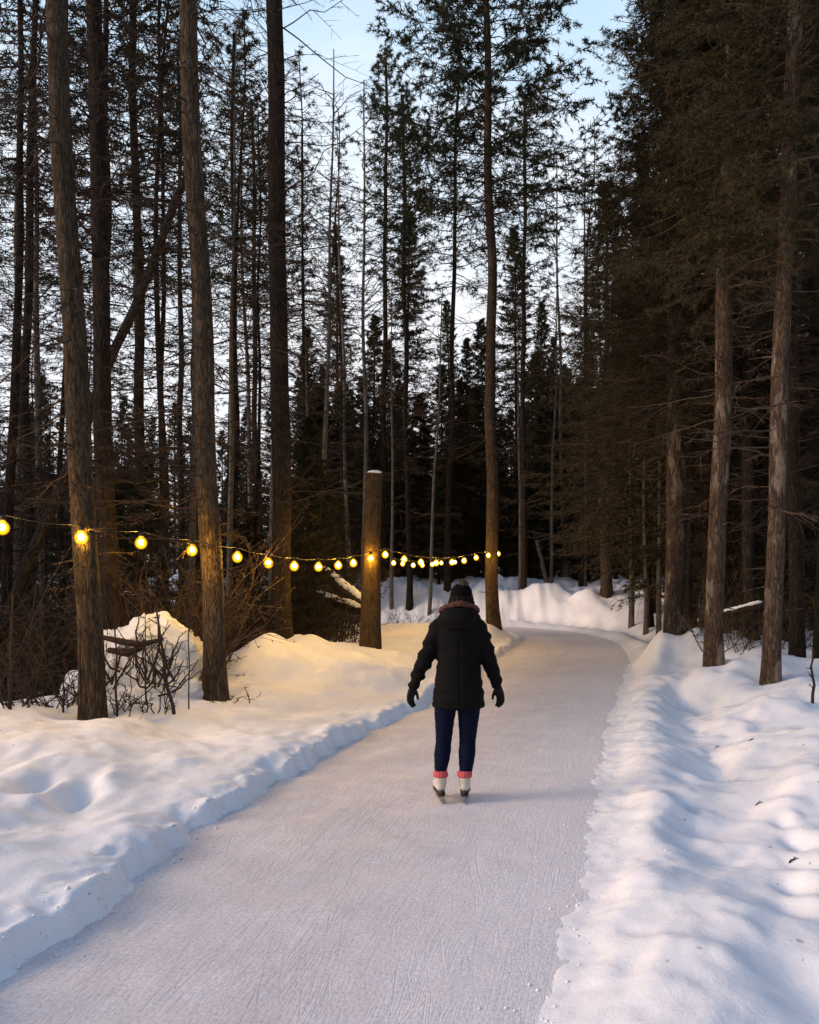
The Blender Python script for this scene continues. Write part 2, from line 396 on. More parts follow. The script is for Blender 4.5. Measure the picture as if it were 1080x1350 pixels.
# ------------------------------------------------------------------ ice trail: strip with metre UVs
def resample(P,n):
    s=np.concatenate([[0],np.cumsum(np.linalg.norm(np.diff(P,axis=0),axis=1))]); t=np.linspace(0,s[-1],n)
    return np.stack([np.interp(t,s,P[:,0]),np.interp(t,s,P[:,1])],-1)
def param(P,key):  # resample so rows of both edges match by hand-picked stations
    s=np.concatenate([[0],np.cumsum(np.linalg.norm(np.diff(P,axis=0),axis=1))])
    ki=[np.argmin((P[:,0]-k[0])**2+(P[:,1]-k[1])**2) for k in key]
    out=[]
    for a,b,n in zip(ki[:-1],ki[1:],NS):
        t=np.linspace(s[a],s[b],n,endpoint=False); out.append(np.stack([np.interp(t,s,P[:,0]),np.interp(t,s,P[:,1])],-1))
    out.append(P[ki[-1]][None]); return np.concatenate(out)
NS=[40,40,150,90,70,60,60,40]
Lr=param(LEFT,[(-3,-14),(-2.15,0),(-1.75,3.4),(-.98,7.6),(.38,11.9),(2.75,21.3),(3.15,25.2),(1,27.1),(-30,30)])
Rr=param(RIGHT,[(.2,-14),(.18,0),(.54,3.23),(1.77,7.67),(3.28,12.9),(5.4,20.8),(5.0,28.2),(3.1,30.0),(-30,34)])
nc=70
tt=np.linspace(-.12,1.12,nc)
G2=Lr[:,None,:]*(1-tt)[None,:,None]+Rr[:,None,:]*tt[None,:,None]
mid=(Lr+Rr)/2; sl=np.concatenate([[0],np.cumsum(np.linalg.norm(np.diff(mid,axis=0),axis=1))])
wid=np.linalg.norm(Rr-Lr,axis=1)
zi=.004*fbm(G2[...,0]*2.2,G2[...,1]*2.2,3)+.0025*fbm(G2[...,0]*9,G2[...,1]*9,2)
nr=len(Lr); idx=np.arange(nr*nc).reshape(nr,nc)
mb=MB(); mb.add(np.concatenate([G2,zi[...,None]],-1).reshape(-1,3), np.stack([idx[:-1,:-1],idx[:-1,1:],idx[1:,1:],idx[1:,:-1]],-1).reshape(-1,4))
me=mb.mesh('ice_trail'); uvl=me.uv_layers.new(name='UVMap')
li=np.zeros(len(me.loops),np.int32); me.loops.foreach_get('vertex_index',li)
U=np.stack([np.broadcast_to(tt[None,:],(nr,nc))*3.1, np.broadcast_to(sl[:,None],(nr,nc))],-1).reshape(-1,2)
uvl.data.foreach_set('uv',U[li].astype(np.float32).ravel())
ice=link('ice_trail',me,M_ICE); tag(ice,'scratched pale ice skating trail curving into the forest','ice trail',kind='structure')

# crumbs of snow scraped along the trail edges: one uncountable scatter
mb=MB(); rg=np.random.default_rng(8)
def crumbs(P,n,spread,dmax,side,y0=2.5,y1=22):
    s=np.concatenate([[0],np.cumsum(np.linalg.norm(np.diff(P,axis=0),axis=1))])
    ok=(P[:,1]>y0)&(P[:,1]<y1); a,b=s[ok].min(),s[ok].max()
    t=a+(b-a)*rg.random(n)**1.5; x=np.interp(t,s,P[:,0])+side+rg.normal(0,spread,n); y=np.interp(t,s,P[:,1])+rg.normal(0,.05,n)
    z=np.maximum(height(x,y),0.0); r=rg.uniform(.006,dmax,n)*rg.random(n)**.8+.004
    oc=np.array([[1,0,0],[-1,0,0],[0,1,0],[0,-1,0],[0,0,1],[0,0,-1.]])*np.array([1,1,.75])
    fc=np.array([[0,2,4],[2,1,4],[1,3,4],[3,0,4],[2,0,5],[1,2,5],[3,1,5],[0,3,5]])
    for i in range(n):
        a_=rg.random()*6.28; c,s_=math.cos(a_),math.sin(a_)
        V=oc*r[i]*rg.uniform(.6,1.25,(6,3)); V=V@np.array([[c,s_,0],[-s_,c,0],[0,0,1]])
        mb.add(V+np.array([x[i],y[i],z[i]+r[i]*.15]),fc)
crumbs(LEFT,420,.06,.014,.03); crumbs(RIGHT,260,.16,.008,.0); crumbs(LEFT,60,.05,.026,-.03,3.0,13)
lt=MB(); rl=np.random.default_rng(66); nL=1500
ti=rl.integers(0,len(T),nL); cx_=np.array([a_[0] for a_ in ANCH[:len(T)]])[ti]+rl.normal(0,1.1,nL); cy_=np.array([a_[1] for a_ in ANCH[:len(T)]])[ti]-np.abs(rl.normal(0,1.5,nL))
cx_=np.concatenate([cx_,rl.uniform(-4,-1,120),rl.uniform(1.2,5,160)]); cy_=np.concatenate([cy_,rl.uniform(4,10,120),rl.uniform(3.3,11,160)])
ok_=~inside(cx_,cy_); cx_,cy_=cx_[ok_],cy_[ok_]; cz_=height(cx_,cy_)
b0=np.stack([cx_,cy_,cz_+.003],-1); dv=unit_(rl,len(b0)); dv[:,2]=np.abs(dv[:,2])*.25; sv=np.stack([-dv[:,1],dv[:,0],dv[:,2]*0],-1)*rl.uniform(.001,.004,len(b0))[:,None]; ln=rl.uniform(.01,.045,len(b0))[:,None]
lt.add(np.stack([b0-sv,b0+sv,b0+dv*ln],1).reshape(-1,3),np.arange(3*len(b0)).reshape(-1,3))
ol=lt.obj('needle_litter',M_TWIG); tag(ol,'fine litter of needles and bark flakes on the snow under the trunks','litter',kind='stuff')
o=mb.obj('snow_crumbs',M_SNOW); tag(o,'loose crumbs of snow scraped along both trail edges','snow crumbs',kind='stuff')

# ------------------------------------------------------------------ tree kit
def unit(rg,n):
    v=rg.normal(size=(n,3)); return nrm(v)
def curves(base,dirs,L,droop,lift,n,rg,jit=.04):
    t=np.linspace(0,1,n)[None,:,None]
    P=base[:,None,:]+dirs[:,None,:]*L[:,None,None]*t
    P[...,2]+=(-droop[:,None]*t[...,0]**1.6+lift[:,None]*t[...,0]**3)*L[:,None]
    j=np.cumsum(rg.normal(0,1,P.shape)*jit*L[:,None,None]/n,axis=1); j[:,0]=0
    return P+j
def along(P,t):
    M,n,_=P.shape; f=t*(n-1); i=np.clip(f.astype(int),0,n-2); fr=(f-i)[...,None]
    m=np.arange(M)[:,None]
    a=P[m,i]; b=P[m,i+1]
    return a+(b-a)*fr, nrm(b-a)
def side_twigs(P,L,K,rg,t0,ang,ratio,droop=.1,n=3,spread=.35):
    M=len(P); t=t0+(1-t0)*rg.random((M,K))
    pos,tan=along(P,t); pos=pos.reshape(-1,3); tan=tan.reshape(-1,3)
    up=np.array([0,0,1.]); side=nrm(np.cross(tan,up))*np.where(rg.random(M*K)<.5,1,-1)[:,None]
    d=nrm(tan*math.cos(ang)+side*math.sin(ang)+rg.normal(0,spread,tan.shape)*np.array([1,1,.8]))
    l=(np.repeat(L,K)*ratio*(1.05-.75*t.ravel())*rg.uniform(.55,1.25,M*K))
    return curves(pos,d,l,np.full(M*K,droop),np.zeros(M*K),n,rg), l
def needles(mb,P,per,rg,length,width,spread=.8,fwd=.55,mi=0):
    M=len(P); t=rg.random((M,per))**.8
    pos,tan=along(P,t); pos=pos.reshape(-1,3); tan=tan.reshape(-1,3); n=len(pos)
    d=nrm(tan*fwd+unit(rg,n)*spread); l=length*rg.uniform(.6,1.3,n)[:,None]
    s=nrm(np.cross(d,unit(rg,n)))*width*.5
    V=np.stack([pos-s,pos+s,pos+d*l],1).reshape(-1,3)
    mb.add(V,np.arange(n*3).reshape(-1,3),mi)

def trunk_mesh(name,H,r0,rtop,seed,sides=14,bend=.05,flare=.35,rings=40,stubs=True,sink=.6,zpow=.9):
    rg=np.random.default_rng(seed); z=np.concatenate([np.linspace(-sink,1.2,8)[:-1],np.linspace(1.2,H,rings)])
    px=fbm(z*.22+seed*1.7,z*0+seed,2)*bend; py=fbm(z*.22-seed,z*0+3.3+seed,2)*bend
    px-=np.interp(0,z,px); py-=np.interp(0,z,py)
    P=np.stack([px,py,z],-1)
    tz=np.clip(z/H,0,1); r=r0+(rtop-r0)*tz**zpow; r=r*(1+flare*np.exp(-np.clip(z,0,None)/.22))
    th=np.arange(sides)/sides*2*np.pi
    lob=1+.07*np.cos(3*th+seed)[None,:]*np.exp(-np.clip(z,0,None)/.5)[:,None]*2+.06*fbm(np.cos(th)[None,:]*1.6+z[:,None]*.5+seed,np.sin(th)[None,:]*1.6+z[:,None]*.9,3)
    V=np.stack([P[:,0:1]+np.cos(th)*r[:,None]*lob,P[:,1:2]+np.sin(th)*r[:,None]*lob,np.broadcast_to(z[:,None],lob.shape)],-1)
    n=len(z); idx=np.arange(n*sides).reshape(n,sides); b=np.roll(idx,-1,1)
    mb=MB(); mb.add(V.reshape(-1,3),np.stack([idx[:-1],b[:-1],b[1:],idx[1:]],-1).reshape(-1,4))
    top=np.concatenate([V[-1],[P[-1]+np.array([0,0,.02])]]); k=np.arange(sides); mb.add(top,np.stack([k,(k+1)%sides,np.full(sides,sides)],-1))
    if stubs:   # snapped-off dead limb stubs
        m=int(H*1.2); zz=rg.uniform(.8,H*.6,m); a=rg.uniform(0,6.28,m)
        d=np.stack([np.cos(a),np.sin(a),rg.uniform(-.2,.25,m)],-1)
        base=np.stack([np.interp(zz,z,px),np.interp(zz,z,py),zz],-1); L=rg.uniform(.08,.4,m)+r0*.8
        C=curves(base,nrm(d),L,np.full(m,.05),np.zeros(m),3,rg); rr=np.array([.018,.013,.006])[None]*rg.uniform(.6,1.1,m)[:,None]
        tubes(mb,C,rr,5)
    return mb.mesh(name), (z,px,py,r)

def axis_pts(ax_,zz):
    z,px,py,r=ax_; return np.stack([np.interp(zz,z,px),np.interp(zz,z,py),zz],-1)

def dead_branches(ax_,z0,z1,m,lmin,lmax,seed,K=7,sub=3,thick=.012,tw=.004,droop=.18,shed=0):
    rg=np.random.default_rng(seed); mb=MB()
    zz=np.sort(rg.uniform(z0,z1,m)); a=rg.uniform(0,6.28,m)
    d=nrm(np.stack([np.cos(a),np.sin(a),rg.uniform(-.25,.22,m)],-1)); L=rg.uniform(lmin,lmax,m)*rg.uniform(.5,1,m)
    C=curves(axis_pts(ax_,zz),d,L,np.full(m,droop)*rg.uniform(.3,1.6,m),np.full(m,.16)*rg.random(m),6,rg,.16)
    rr=np.linspace(1,.25,6)[None]*thick*(L/lmax*.7+.4)[:,None]
    tubes(mb,C,rr,5)
    Tw,l=side_twigs(C,L,K,rg,.2,.9,.42,.12,3,.4); tubes(mb,Tw,np.linspace(1,.4,3)[None]*np.full((len(Tw),1),tw*1.35),3)
    if sub:
        T2,l2=side_twigs(Tw,l,sub,rg,.25,.8,.5,.15,3,.5); tubes(mb,T2,np.linspace(1,.5,3)[None]*np.full((len(T2),1),tw*.85),3)
        if shed: needles(mb,T2,shed,rg,.05,.012,1.0,.2)
    mb.limbs=C; return mb

def foliage(ax_,H,z0,m,Lbase,Ltop,seed,K=14,per=14,droop=.3,lift=.18,elev0=-.05,elev1=.5,nl=.075,nw=.013,power=.85,t0=.18,ratio=.42,bare=0,gap=.0,two=False):
    """a conifer crown: limbs, side sprays, needles. Returns (limbs MB, needles MB)"""
    rg=np.random.default_rng(seed); lb=MB(); nd=MB()
    u=(np.arange(m)+rg.random(m))/m; u=u**.9
    zz=z0+(H-z0)*u; a=np.arange(m)*2.39996+rg.normal(0,.5,m)
    el=elev0+(elev1-elev0)*u+rg.normal(0,.1,m)
    d=nrm(np.stack([np.cos(a)*np.cos(el),np.sin(a)*np.cos(el),np.sin(el)],-1))
    L=(Ltop+(Lbase-Ltop)*(1-u)**power)*rg.uniform(.55,1.15,m)
    if gap>0:
        keep=fbm(zz*.9+seed,np.cos(a)*1.2+seed*2.1,2)>(-.6+gap); zz,a,d,L,u=zz[keep],a[keep],d[keep],L[keep],u[keep]; m=len(zz)
    C=curves(axis_pts(ax_,zz),d,L,droop*(1-u*.6)*rg.uniform(.6,1.3,m),np.full(m,lift),6,rg,.12)
    tubes(lb,C,np.linspace(1,.2,6)[None]*(.008+.012*L/max(Lbase,.1))[:,None],4)
    Tw,l=side_twigs(C,L,K,rg,t0,.95,ratio,.25,3,.3)
    tubes(lb,Tw,np.linspace(1,.4,3)[None]*np.full((len(Tw),1),.0045),3)
    allt=Tw
    if two:
        T2,l2=side_twigs(Tw,l,4,rg,.2,.8,.55,.2,3,.35); needles(nd,T2,max(4,per//2),rg,nl,nw)
    needles(nd,Tw,per,rg,nl,nw)
    needles(nd,C,per,rg,nl,nw)
    return lb,nd

LIB=[]
def tree_asm(name,tm,tmat,parts):
    """an unplaced tree: Empty > trunk, crown"""
    e=empty(name)
    link('trunk',tm,tmat,e)
    if parts:
        c=MB(); ms=[]
        for pn,b,mm in parts:
            if mm not in ms: ms.append(mm)
            i=ms.index(mm); off=c.n
            c.v+=b.v; c.n+=b.n
            c.f3+=[f+off for f in b.f3]; c.f4+=[f+off for f in b.f4]
            c.m3+=[np.full(len(f),i) for f in b.f3]; c.m4+=[np.full(len(f),i) for f in b.f4]
        c.obj('crown',ms,e,smooth=False)
    return e
def place(e,p,top=None,rz=0.,scale=1.):
    """stand tree e at p; lean it along the way to `top` (x shift per metre of height)"""
    e.location=p; lean=top if top is not None else 0.
    e.rotation_euler=(0,math.atan(lean),rz) if rz==0 else (Matrix.Rotation(math.atan(lean),4,'Y')@Matrix.Rotation(rz,4,'Z')).to_euler()
    e.scale=(scale,)*3 if not isinstance(scale,tuple) else scale
    return e

GR='tall trunks standing along the skating trail'
def named(key,name,H,label,cat,tmat,dead=None,fol=None,group=GR,seed=1,rtop=.05,bend=.06,sides=18,flare=.2,needm=None,twigm=None,zpow=.9):
    px,d,py,tx,w=T[key]
    p=at(px,d,py); r0=w/FOC*d/2
    tm,ax_=trunk_mesh('trunk',H,r0,rtop,seed,sides,bend,flare,rings=60,zpow=zpow)
    parts=[]
    if dead:
        dbm=dead_branches(ax_,**dead); parts.append(('branches',dbm,twigm or M_TWIG))
    if fol:
        lb,nd=foliage(ax_,H,**fol); 
        parts.append(('limbs',lb,twigm or M_TWIG)); parts.append(('crown',nd,needm or M_NEEDP))
    e=tree_asm(name,tm,tmat,parts); tag(e,label,cat,group)
    lean=(tx-px)/py
    # lean is measured against the photograph, base to frame top
    e.location=(p.x,p.y,gz(p.x,p.y)); e.rotation_euler=(0,math.atan(lean),0)
    return e
DEADN=lambda seed,z0,z1,m,lmax,K=8,sub=3: dict(z0=z0,z1=z1,m=m,lmin=.5,lmax=lmax,seed=seed,K=K,sub=sub,thick=.014,tw=.0042)
PINEF=lambda seed,z0,m=90,Lb=2.6: dict(z0=z0,m=m,Lbase=Lb,Ltop=.5,seed=seed,K=9,per=22,droop=.12,lift=.2,elev0=.0,elev1=.7,nl=.11,nw=.012,power=.6,t0=.35,ratio=.36)
named('T1','conifer_tree',19,'dark rough trunk closest to the camera left of the trail, glowing bulb at its edge','tree',M_BARK,DEADN(1,1.4,11,80,2.6,10),PINEF(101,11.5),seed=21,rtop=.06)
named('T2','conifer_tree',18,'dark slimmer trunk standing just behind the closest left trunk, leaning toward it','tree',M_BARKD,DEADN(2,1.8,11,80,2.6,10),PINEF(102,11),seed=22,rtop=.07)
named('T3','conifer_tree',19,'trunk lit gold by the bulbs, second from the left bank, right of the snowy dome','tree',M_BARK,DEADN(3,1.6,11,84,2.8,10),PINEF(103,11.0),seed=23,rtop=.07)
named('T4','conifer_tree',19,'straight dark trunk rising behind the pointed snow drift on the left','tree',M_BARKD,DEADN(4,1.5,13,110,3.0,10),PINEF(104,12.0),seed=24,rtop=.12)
named('T5','conifer_tree',21,'trunk at the end of the string lights behind the skater, beside the trail bend','tree',M_BARK,DEADN(5,4.5,14,80,3.0,10),dict(PINEF(105,10.8,230,3.6),K=15,per=30,nw=.028,nl=.13,elev0=-.1),seed=25,rtop=.06,bend=.1)
named('R1','spruce_tree',18,'spruce with the thickest trunk right of the trail, drooping brown boughs above','spruce',M_BARKR,DEADN(6,2.6,8,50,2.4),dict(z0=4.3,m=500,Lbase=2.35,Ltop=.25,seed=106,K=18,per=12,droop=.36,lift=.2,elev0=-.1,elev1=.4,nl=.085,nw=.017,power=.8,t0=.12,ratio=.42,two=True),needm=M_NEEDB,seed=26,rtop=.10,twigm=M_TWIGL)
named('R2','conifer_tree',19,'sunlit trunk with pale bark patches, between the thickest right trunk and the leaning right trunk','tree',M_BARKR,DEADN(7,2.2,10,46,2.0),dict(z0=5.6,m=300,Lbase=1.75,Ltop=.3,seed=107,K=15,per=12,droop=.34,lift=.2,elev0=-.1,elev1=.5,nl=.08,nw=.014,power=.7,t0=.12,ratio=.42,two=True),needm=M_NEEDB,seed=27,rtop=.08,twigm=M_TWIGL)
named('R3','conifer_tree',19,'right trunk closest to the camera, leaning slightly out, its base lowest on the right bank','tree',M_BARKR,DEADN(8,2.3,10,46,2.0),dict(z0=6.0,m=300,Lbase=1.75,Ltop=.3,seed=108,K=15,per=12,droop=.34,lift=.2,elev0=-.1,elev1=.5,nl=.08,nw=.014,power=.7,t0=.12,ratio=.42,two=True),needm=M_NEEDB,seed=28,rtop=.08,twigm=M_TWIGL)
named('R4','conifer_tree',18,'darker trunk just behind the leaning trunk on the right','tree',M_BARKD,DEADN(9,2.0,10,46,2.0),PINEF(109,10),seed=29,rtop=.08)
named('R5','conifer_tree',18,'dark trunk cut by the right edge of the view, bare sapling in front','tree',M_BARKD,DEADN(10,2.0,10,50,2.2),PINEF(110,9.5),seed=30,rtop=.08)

# the big spruce whose boughs hang over the right side
def big_spruce(x,y,H,label,seed,z0,Lb,m=430,r0=.26):
    tm,ax_=trunk_mesh('trunk',H,r0,.03,seed,16,.06)
    lb,nd=foliage(ax_,H,z0,m,Lb,.25,seed,K=20,per=13,droop=.34,lift=.2,elev0=-.1,elev1=.45,nl=.085,nw=.014,power=.8,t0=.15,ratio=.40,two=True)
    db=dead_branches(ax_,1.0,z0+1,60,.8,3.0,seed+1,K=9,sub=3,droop=.35)
    e=tree_asm('spruce_tree',tm,M_BARK,[('branches',db,M_TWIGL),('limbs',lb,M_TWIGL),('crown',nd,M_NEEDB)])
    e.location=(x,y,gz(x,y)); tag(e,label,'spruce','spruces with drooping boughs on the right'); return e
big_spruce(7.2,19.5,23,'big dense brown-green spruce with drooping boughs above the right-hand trunks',41,4.6,4.0)
s2=at(1040,24); big_spruce(s2.x,s2.y,21,'dense dark spruce at the right edge behind the leaning trunk',42,3.0,3.2,320,.22)
s3=at(800,30); big_spruce(s3.x,s3.y,15,'spruce with low boughs at the outside of the trail bend',43,2.2,3.2,300,.2)

# ---- library of background kinds, each built once
def lib_thin(seed,H,r0,dead,fol):
    tm,ax_=trunk_mesh('trunk',H,r0,.012,seed,8,.12,.2,rings=24,stubs=False)
    db=dead_branches(ax_,.8,H*.9,dead,.4,1.5,seed,K=8,sub=3,thick=.009,tw=.0045,droop=.22,shed=2)
    lb,nd=foliage(ax_,H,H*.5,int(fol*1.6),1.1,.2,seed+5,K=9,per=11,droop=.2,nl=.08,nw=.014,gap=.2)
    return tree_asm('thin_conifer',tm,M_BARKD,[('branches',db,M_TWIG),('limbs',lb,M_TWIG),('crown',nd,M_NEED)])
def lib_pine(seed,H,r0,dead,z0):
    tm,ax_=trunk_mesh('trunk',H,r0,.05,seed,10,.10,.25,rings=30)
    db=dead_branches(ax_,1.2,z0+1.5,dead,.5,2.0,seed,K=8,sub=3,thick=.013,tw=.006,droop=.2,shed=1)
    lb,nd=foliage(ax_,H,z0,80,2.3,.4,seed+5,K=9,per=20,droop=.12,lift=.2,elev0=0,elev1=.7,nl=.13,nw=.024,power=.6,t0=.3,ratio=.38,gap=.15)
    return tree_asm('pine_tree',tm,M_BARKD,[('branches',db,M_TWIG),('limbs',lb,M_TWIG),('crown',nd,M_NEEDP)])
def lib_spruce(seed,H,r0,m,Lb,nm,z0=1.0):
    tm,ax_=trunk_mesh('trunk',H,r0,.015,seed,8,.05,.2,rings=20,stubs=False)
    lb,nd=foliage(ax_,H,z0,m,Lb,.15,seed,K=15,per=12,droop=.32,lift=.18,nl=.12,nw=.030,power=.8,t0=.1,ratio=.44)
    return tree_asm('spruce_tree',tm,M_BARKD,[('limbs',lb,M_TWIG),('crown',nd,nm)])
def lib_birch(seed,H,r0):
    tm,ax_=trunk_mesh('trunk',H,r0,.012,seed,8,.07,.15,rings=26,stubs=False)
    rg=np.random.default_rng(seed); mb=MB(); m=26
    zz=rg.uniform(H*.35,H*.97,m); a=rg.uniform(0,6.28,m); d=nrm(np.stack([np.cos(a),np.sin(a),rg.uniform(.5,1.3,m)],-1)); L=rg.uniform(.6,1.9,m)*(1.25-zz/H)*1.6
    C=curves(axis_pts(ax_,zz),d,L,np.full(m,.2),np.zeros(m),6,rg,.2); tubes(mb,C,np.linspace(1,.25,6)[None]*np.full((m,1),.013),4)
    Tw,l=side_twigs(C,L,7,rg,.2,.7,.5,.1,3,.4); tubes(mb,Tw,np.linspace(1,.5,3)[None]*np.full((len(Tw),1),.006),3)
    T2,_=side_twigs(Tw,l,3,rg,.2,.7,.6,.1,3,.4); tubes(mb,T2,np.linspace(1,.5,3)[None]*np.full((len(T2),1),.004),3)
    return tree_asm('birch_tree',tm,M_PALE,[('branches',mb,M_TWIGL)])
PROTO=dict(
 thinA=lib_thin(201,11,.055,120,26), thinB=lib_thin(202,13,.07,130,30), thinC=lib_thin(203,8,.04,90,24),
 pineA=lib_pine(211,18,.13,60,10.5), pineB=lib_pine(212,16,.11,70,9),
 spA=lib_spruce(221,15,.14,240,2.4,M_NEED), spB=lib_spruce(222,18,.16,280,2.6,M_NEED), spC=lib_spruce(223,7,.07,130,1.5,M_NEED), spD=lib_spruce(224,13,.12,220,2.5,M_NEEDB,1.8),
 birA=lib_birch(231,13,.08), birB=lib_birch(232,11,.065))
USED=set()
def put(kind,px,d,label,cat,group,H=1.,lean=0.,rz=None,dz=-.05):
    src=PROTO[kind]
    e=src if kind not in USED else copy_tree(src)
    USED.add(kind)
    p=at(px,d)
    while True:     # nothing grows in the trail itself
        xa,ya=np.array([p.x]),np.array([p.y])
        if not inside(xa,ya)[0] and min(pdist(xa,ya,LEFT)[0],pdist(xa,ya,RIGHT)[0])>1.1: break
        d+=.7; p=at(px,d)
    tag(e,label,cat,group)
    e.location=(p.x,p.y,gz(p.x,p.y)+dz)
    rz=random.uniform(0,6.28) if rz is None else rz
    e.rotation_euler=(Matrix.Rotation(math.atan(lean),4,'Y')@Matrix.Rotation(rz,4,'Z')).to_euler()
    e.scale=(H*random.uniform(.92,1.08),)*2+(H,)
    return e
rb=random.Random(77)
LBL={'thin':('slender dark conifer with bare side twigs in the dense wood behind the left bank','thin conifer'),
     'pine':('tall dark pine with a high open crown in the wood behind the left bank','pine'),
     'sp':('dark spruce deep in the wood behind the left bank','spruce')}
def scatter(lst,group,lbl):
    for k,px,d,H in lst:
        for key,(l,c) in lbl.items():
            if k.startswith(key): put(k,px,d,l,c,group,H,rb.uniform(-.03,.03))
# left: open, twiggy, sky shows through
left=[]
for i in range(19):
    d=rb.uniform(11.5,34); px=rb.uniform(-160,470)
    if px>270: d=rb.uniform(26,40)
    left.append((rb.choice(['thinA','thinB','thinC','thinA','thinB','pineB']) if px<270 else rb.choice(['thinC','thinA','thinC']),px,d,rb.uniform(.85,1.25)))
left+=[('thinB',4,12.5,1.2),('thinA',82,15,1.25),('thinB',214,17,1.25),('pineA',240,26,1.0),('pineB',105,28,1.0),('pineA',-30,20,1),('pineA',30,15,.84),('pineA',310,22,.92),('pineA',340,30,1.1)]
for i in range(22):
    left.append((rb.choice(['spC','spC','spA','spD','spC']),rb.uniform(-220,480),rb.uniform(30,50),rb.uniform(.5,.85)))
for i in range(5): left.append((rb.choice(['thinA','thinB','pineB','thinB']),rb.uniform(-120,235),rb.uniform(18,40),rb.uniform(.95,1.3)))
for i in range(26):
    d=rb.uniform(15,30); left.append((rb.choice(['spC','spC','thinC']),rb.uniform(-200,470),d,rb.uniform(.45,.8)))
scatter(left,'dense wood behind the left bank',LBL)
LBM={'thin':('slender dark conifer in the dark wood behind the string lights','thin conifer'),
     'pine':('tall pine in the dark wood behind the string lights','pine'),
     'sp':('dark spruce in the dark wood beyond the trail bend','spruce')}
mid_=[('spB',447,42,1.03),('spA',530,40,1.22),('spA',685,44,1.30),('spB',600,50,.98),('spD',490,38,.95),('spD',640,42,1.05),('spC',560,38,1.2),('spA',735,40,.80),('spC',700,38,1.5),('spD',770,41,.95),('spB',820,45,1.05),('spC',420,36,1.2),('spC',480,34,1.0),('spC',770,37,1.3),('spC',630,38,1.3),('spD',400,42,1.0),('spD',580,46,1.0),('spA',850,38,1.1),('spC',812,36,1.5),('spB',720,52,.8),('pineA',590,33,1.15),('pineB',540,30,1.25),('pineA',505,34,1.2),('pineB',690,32,1.2),('thinB',410,24,1.3),('thinB',455,28,1.5),('thinA',345,22,1.3),('thinB',300,23,1.35),('pineB',385,33,1.15),('thinB',765,34,1.5)]
for i in range(22): mid_.append((rb.choice(['spA','spD','spD','spC']),400+480*i/21+rb.uniform(-14,14),rb.uniform(37,54),rb.uniform(.70,.92)))
for i in range(16): mid_.append(('spC',rb.uniform(380,880),rb.uniform(36,40),rb.uniform(.7,1.3)))
scatter(mid_,'dark wood beyond the trail bend',LBM)
LBR={'thin':('slender dark conifer among the shaded wood on the right','thin conifer'),
     'pine':('tall brown pine among the shaded wood on the right','pine'),
     'sp':('dark spruce among the shaded wood on the right','spruce')}
right=[('pineA',905,19,1.0),('pineB',992,15.5,1.1),('thinB',1030,18,1.2),('thinA',958,16.5,1.2),('thinB',912,18,1.1),('pineB',985,17.5,1.05),('pineA',1075,18,1.0),('spA',1000,27,1.15),('spD',930,26,1.2),('spD',1080,22,1.1),('spC',960,18.5,1.0),('spC',1035,17.5,1.0),('spC',1095,16,1.0),('spC',915,21,1.2),('spB',1140,30,1.0),('pineB',1120,15,1.0),('thinB',968,20,1.2),('thinA',1035,15.5,1.2),('thinB',1100,14,1.1),('spC',880,24,1.3),('spD',860,27,1.1)]
for i in range(22):
    right.append((rb.choice(['spA','spC','spD','thinB','pineB','spC']),rb.uniform(850,1260),rb.uniform(22,45),rb.uniform(.85,1.2)))
scatter(right,'shaded wood on the right',LBR)

# pale thin trunks one can tell apart
for k,px,d,H,lean,l in (
 ('birA',516,30,1.0,-.003,'pale grey thin trunk right of the snow-topped post'),
 ('birB',566,31,1.15,.04,'pale thin trunk above the cluster of bulbs, leaning right'),
 ('birA',686,33,1.0,-.01,'thin grey trunk just right of the trunk at the end of the lights'),
 ('birB',726,34,1.2,.02,'whitish thin trunk behind the far snow bank at the bend'),
 ('birB',972,18.5,1.1,.05,'pale thin trunk between the two sunlit right-hand trunks'),
 ('birA',833,26,1.1,.01,'thin pale trunk left of the thickest right trunk, outermost of three'),
 ('birB',852,23,1.15,.0,'thin brown trunk in the middle of three beside the thickest right trunk'),
 ('birA',869,21.5,1.0,.004,'thin brown trunk touching the thickest right trunk')):
    put(k,px,d,l,'tree','pale thin trunks in the wood',H,lean)
for k,px,d,H in (('birA',300,21,1.25),('birB',335,24,1.5),('birA',405,27,1.45),('birB',462,30,1.7),('birA',425,22,1.2),('birB',745,37,1.75),('birA',770,35,1.5),('birB',795,33,1.5),('birA',60,16,1.2),('birB',190,19,1.4),('birA',360,19,1.4),('birB',480,32,1.9),('birA',250,17,1.3),('birB',20,18,1.4)):
    put(k,px,d,'bare slender tree with fine leafless twigs against the sky','bare tree','bare slender trees against the sky',H,rb.uniform(-.03,.03))
for k,v in list(PROTO.items()):
    if k not in USED:
        for c in list(v.children): bpy.data.objects.remove(c)
        bpy.data.objects.remove(v)

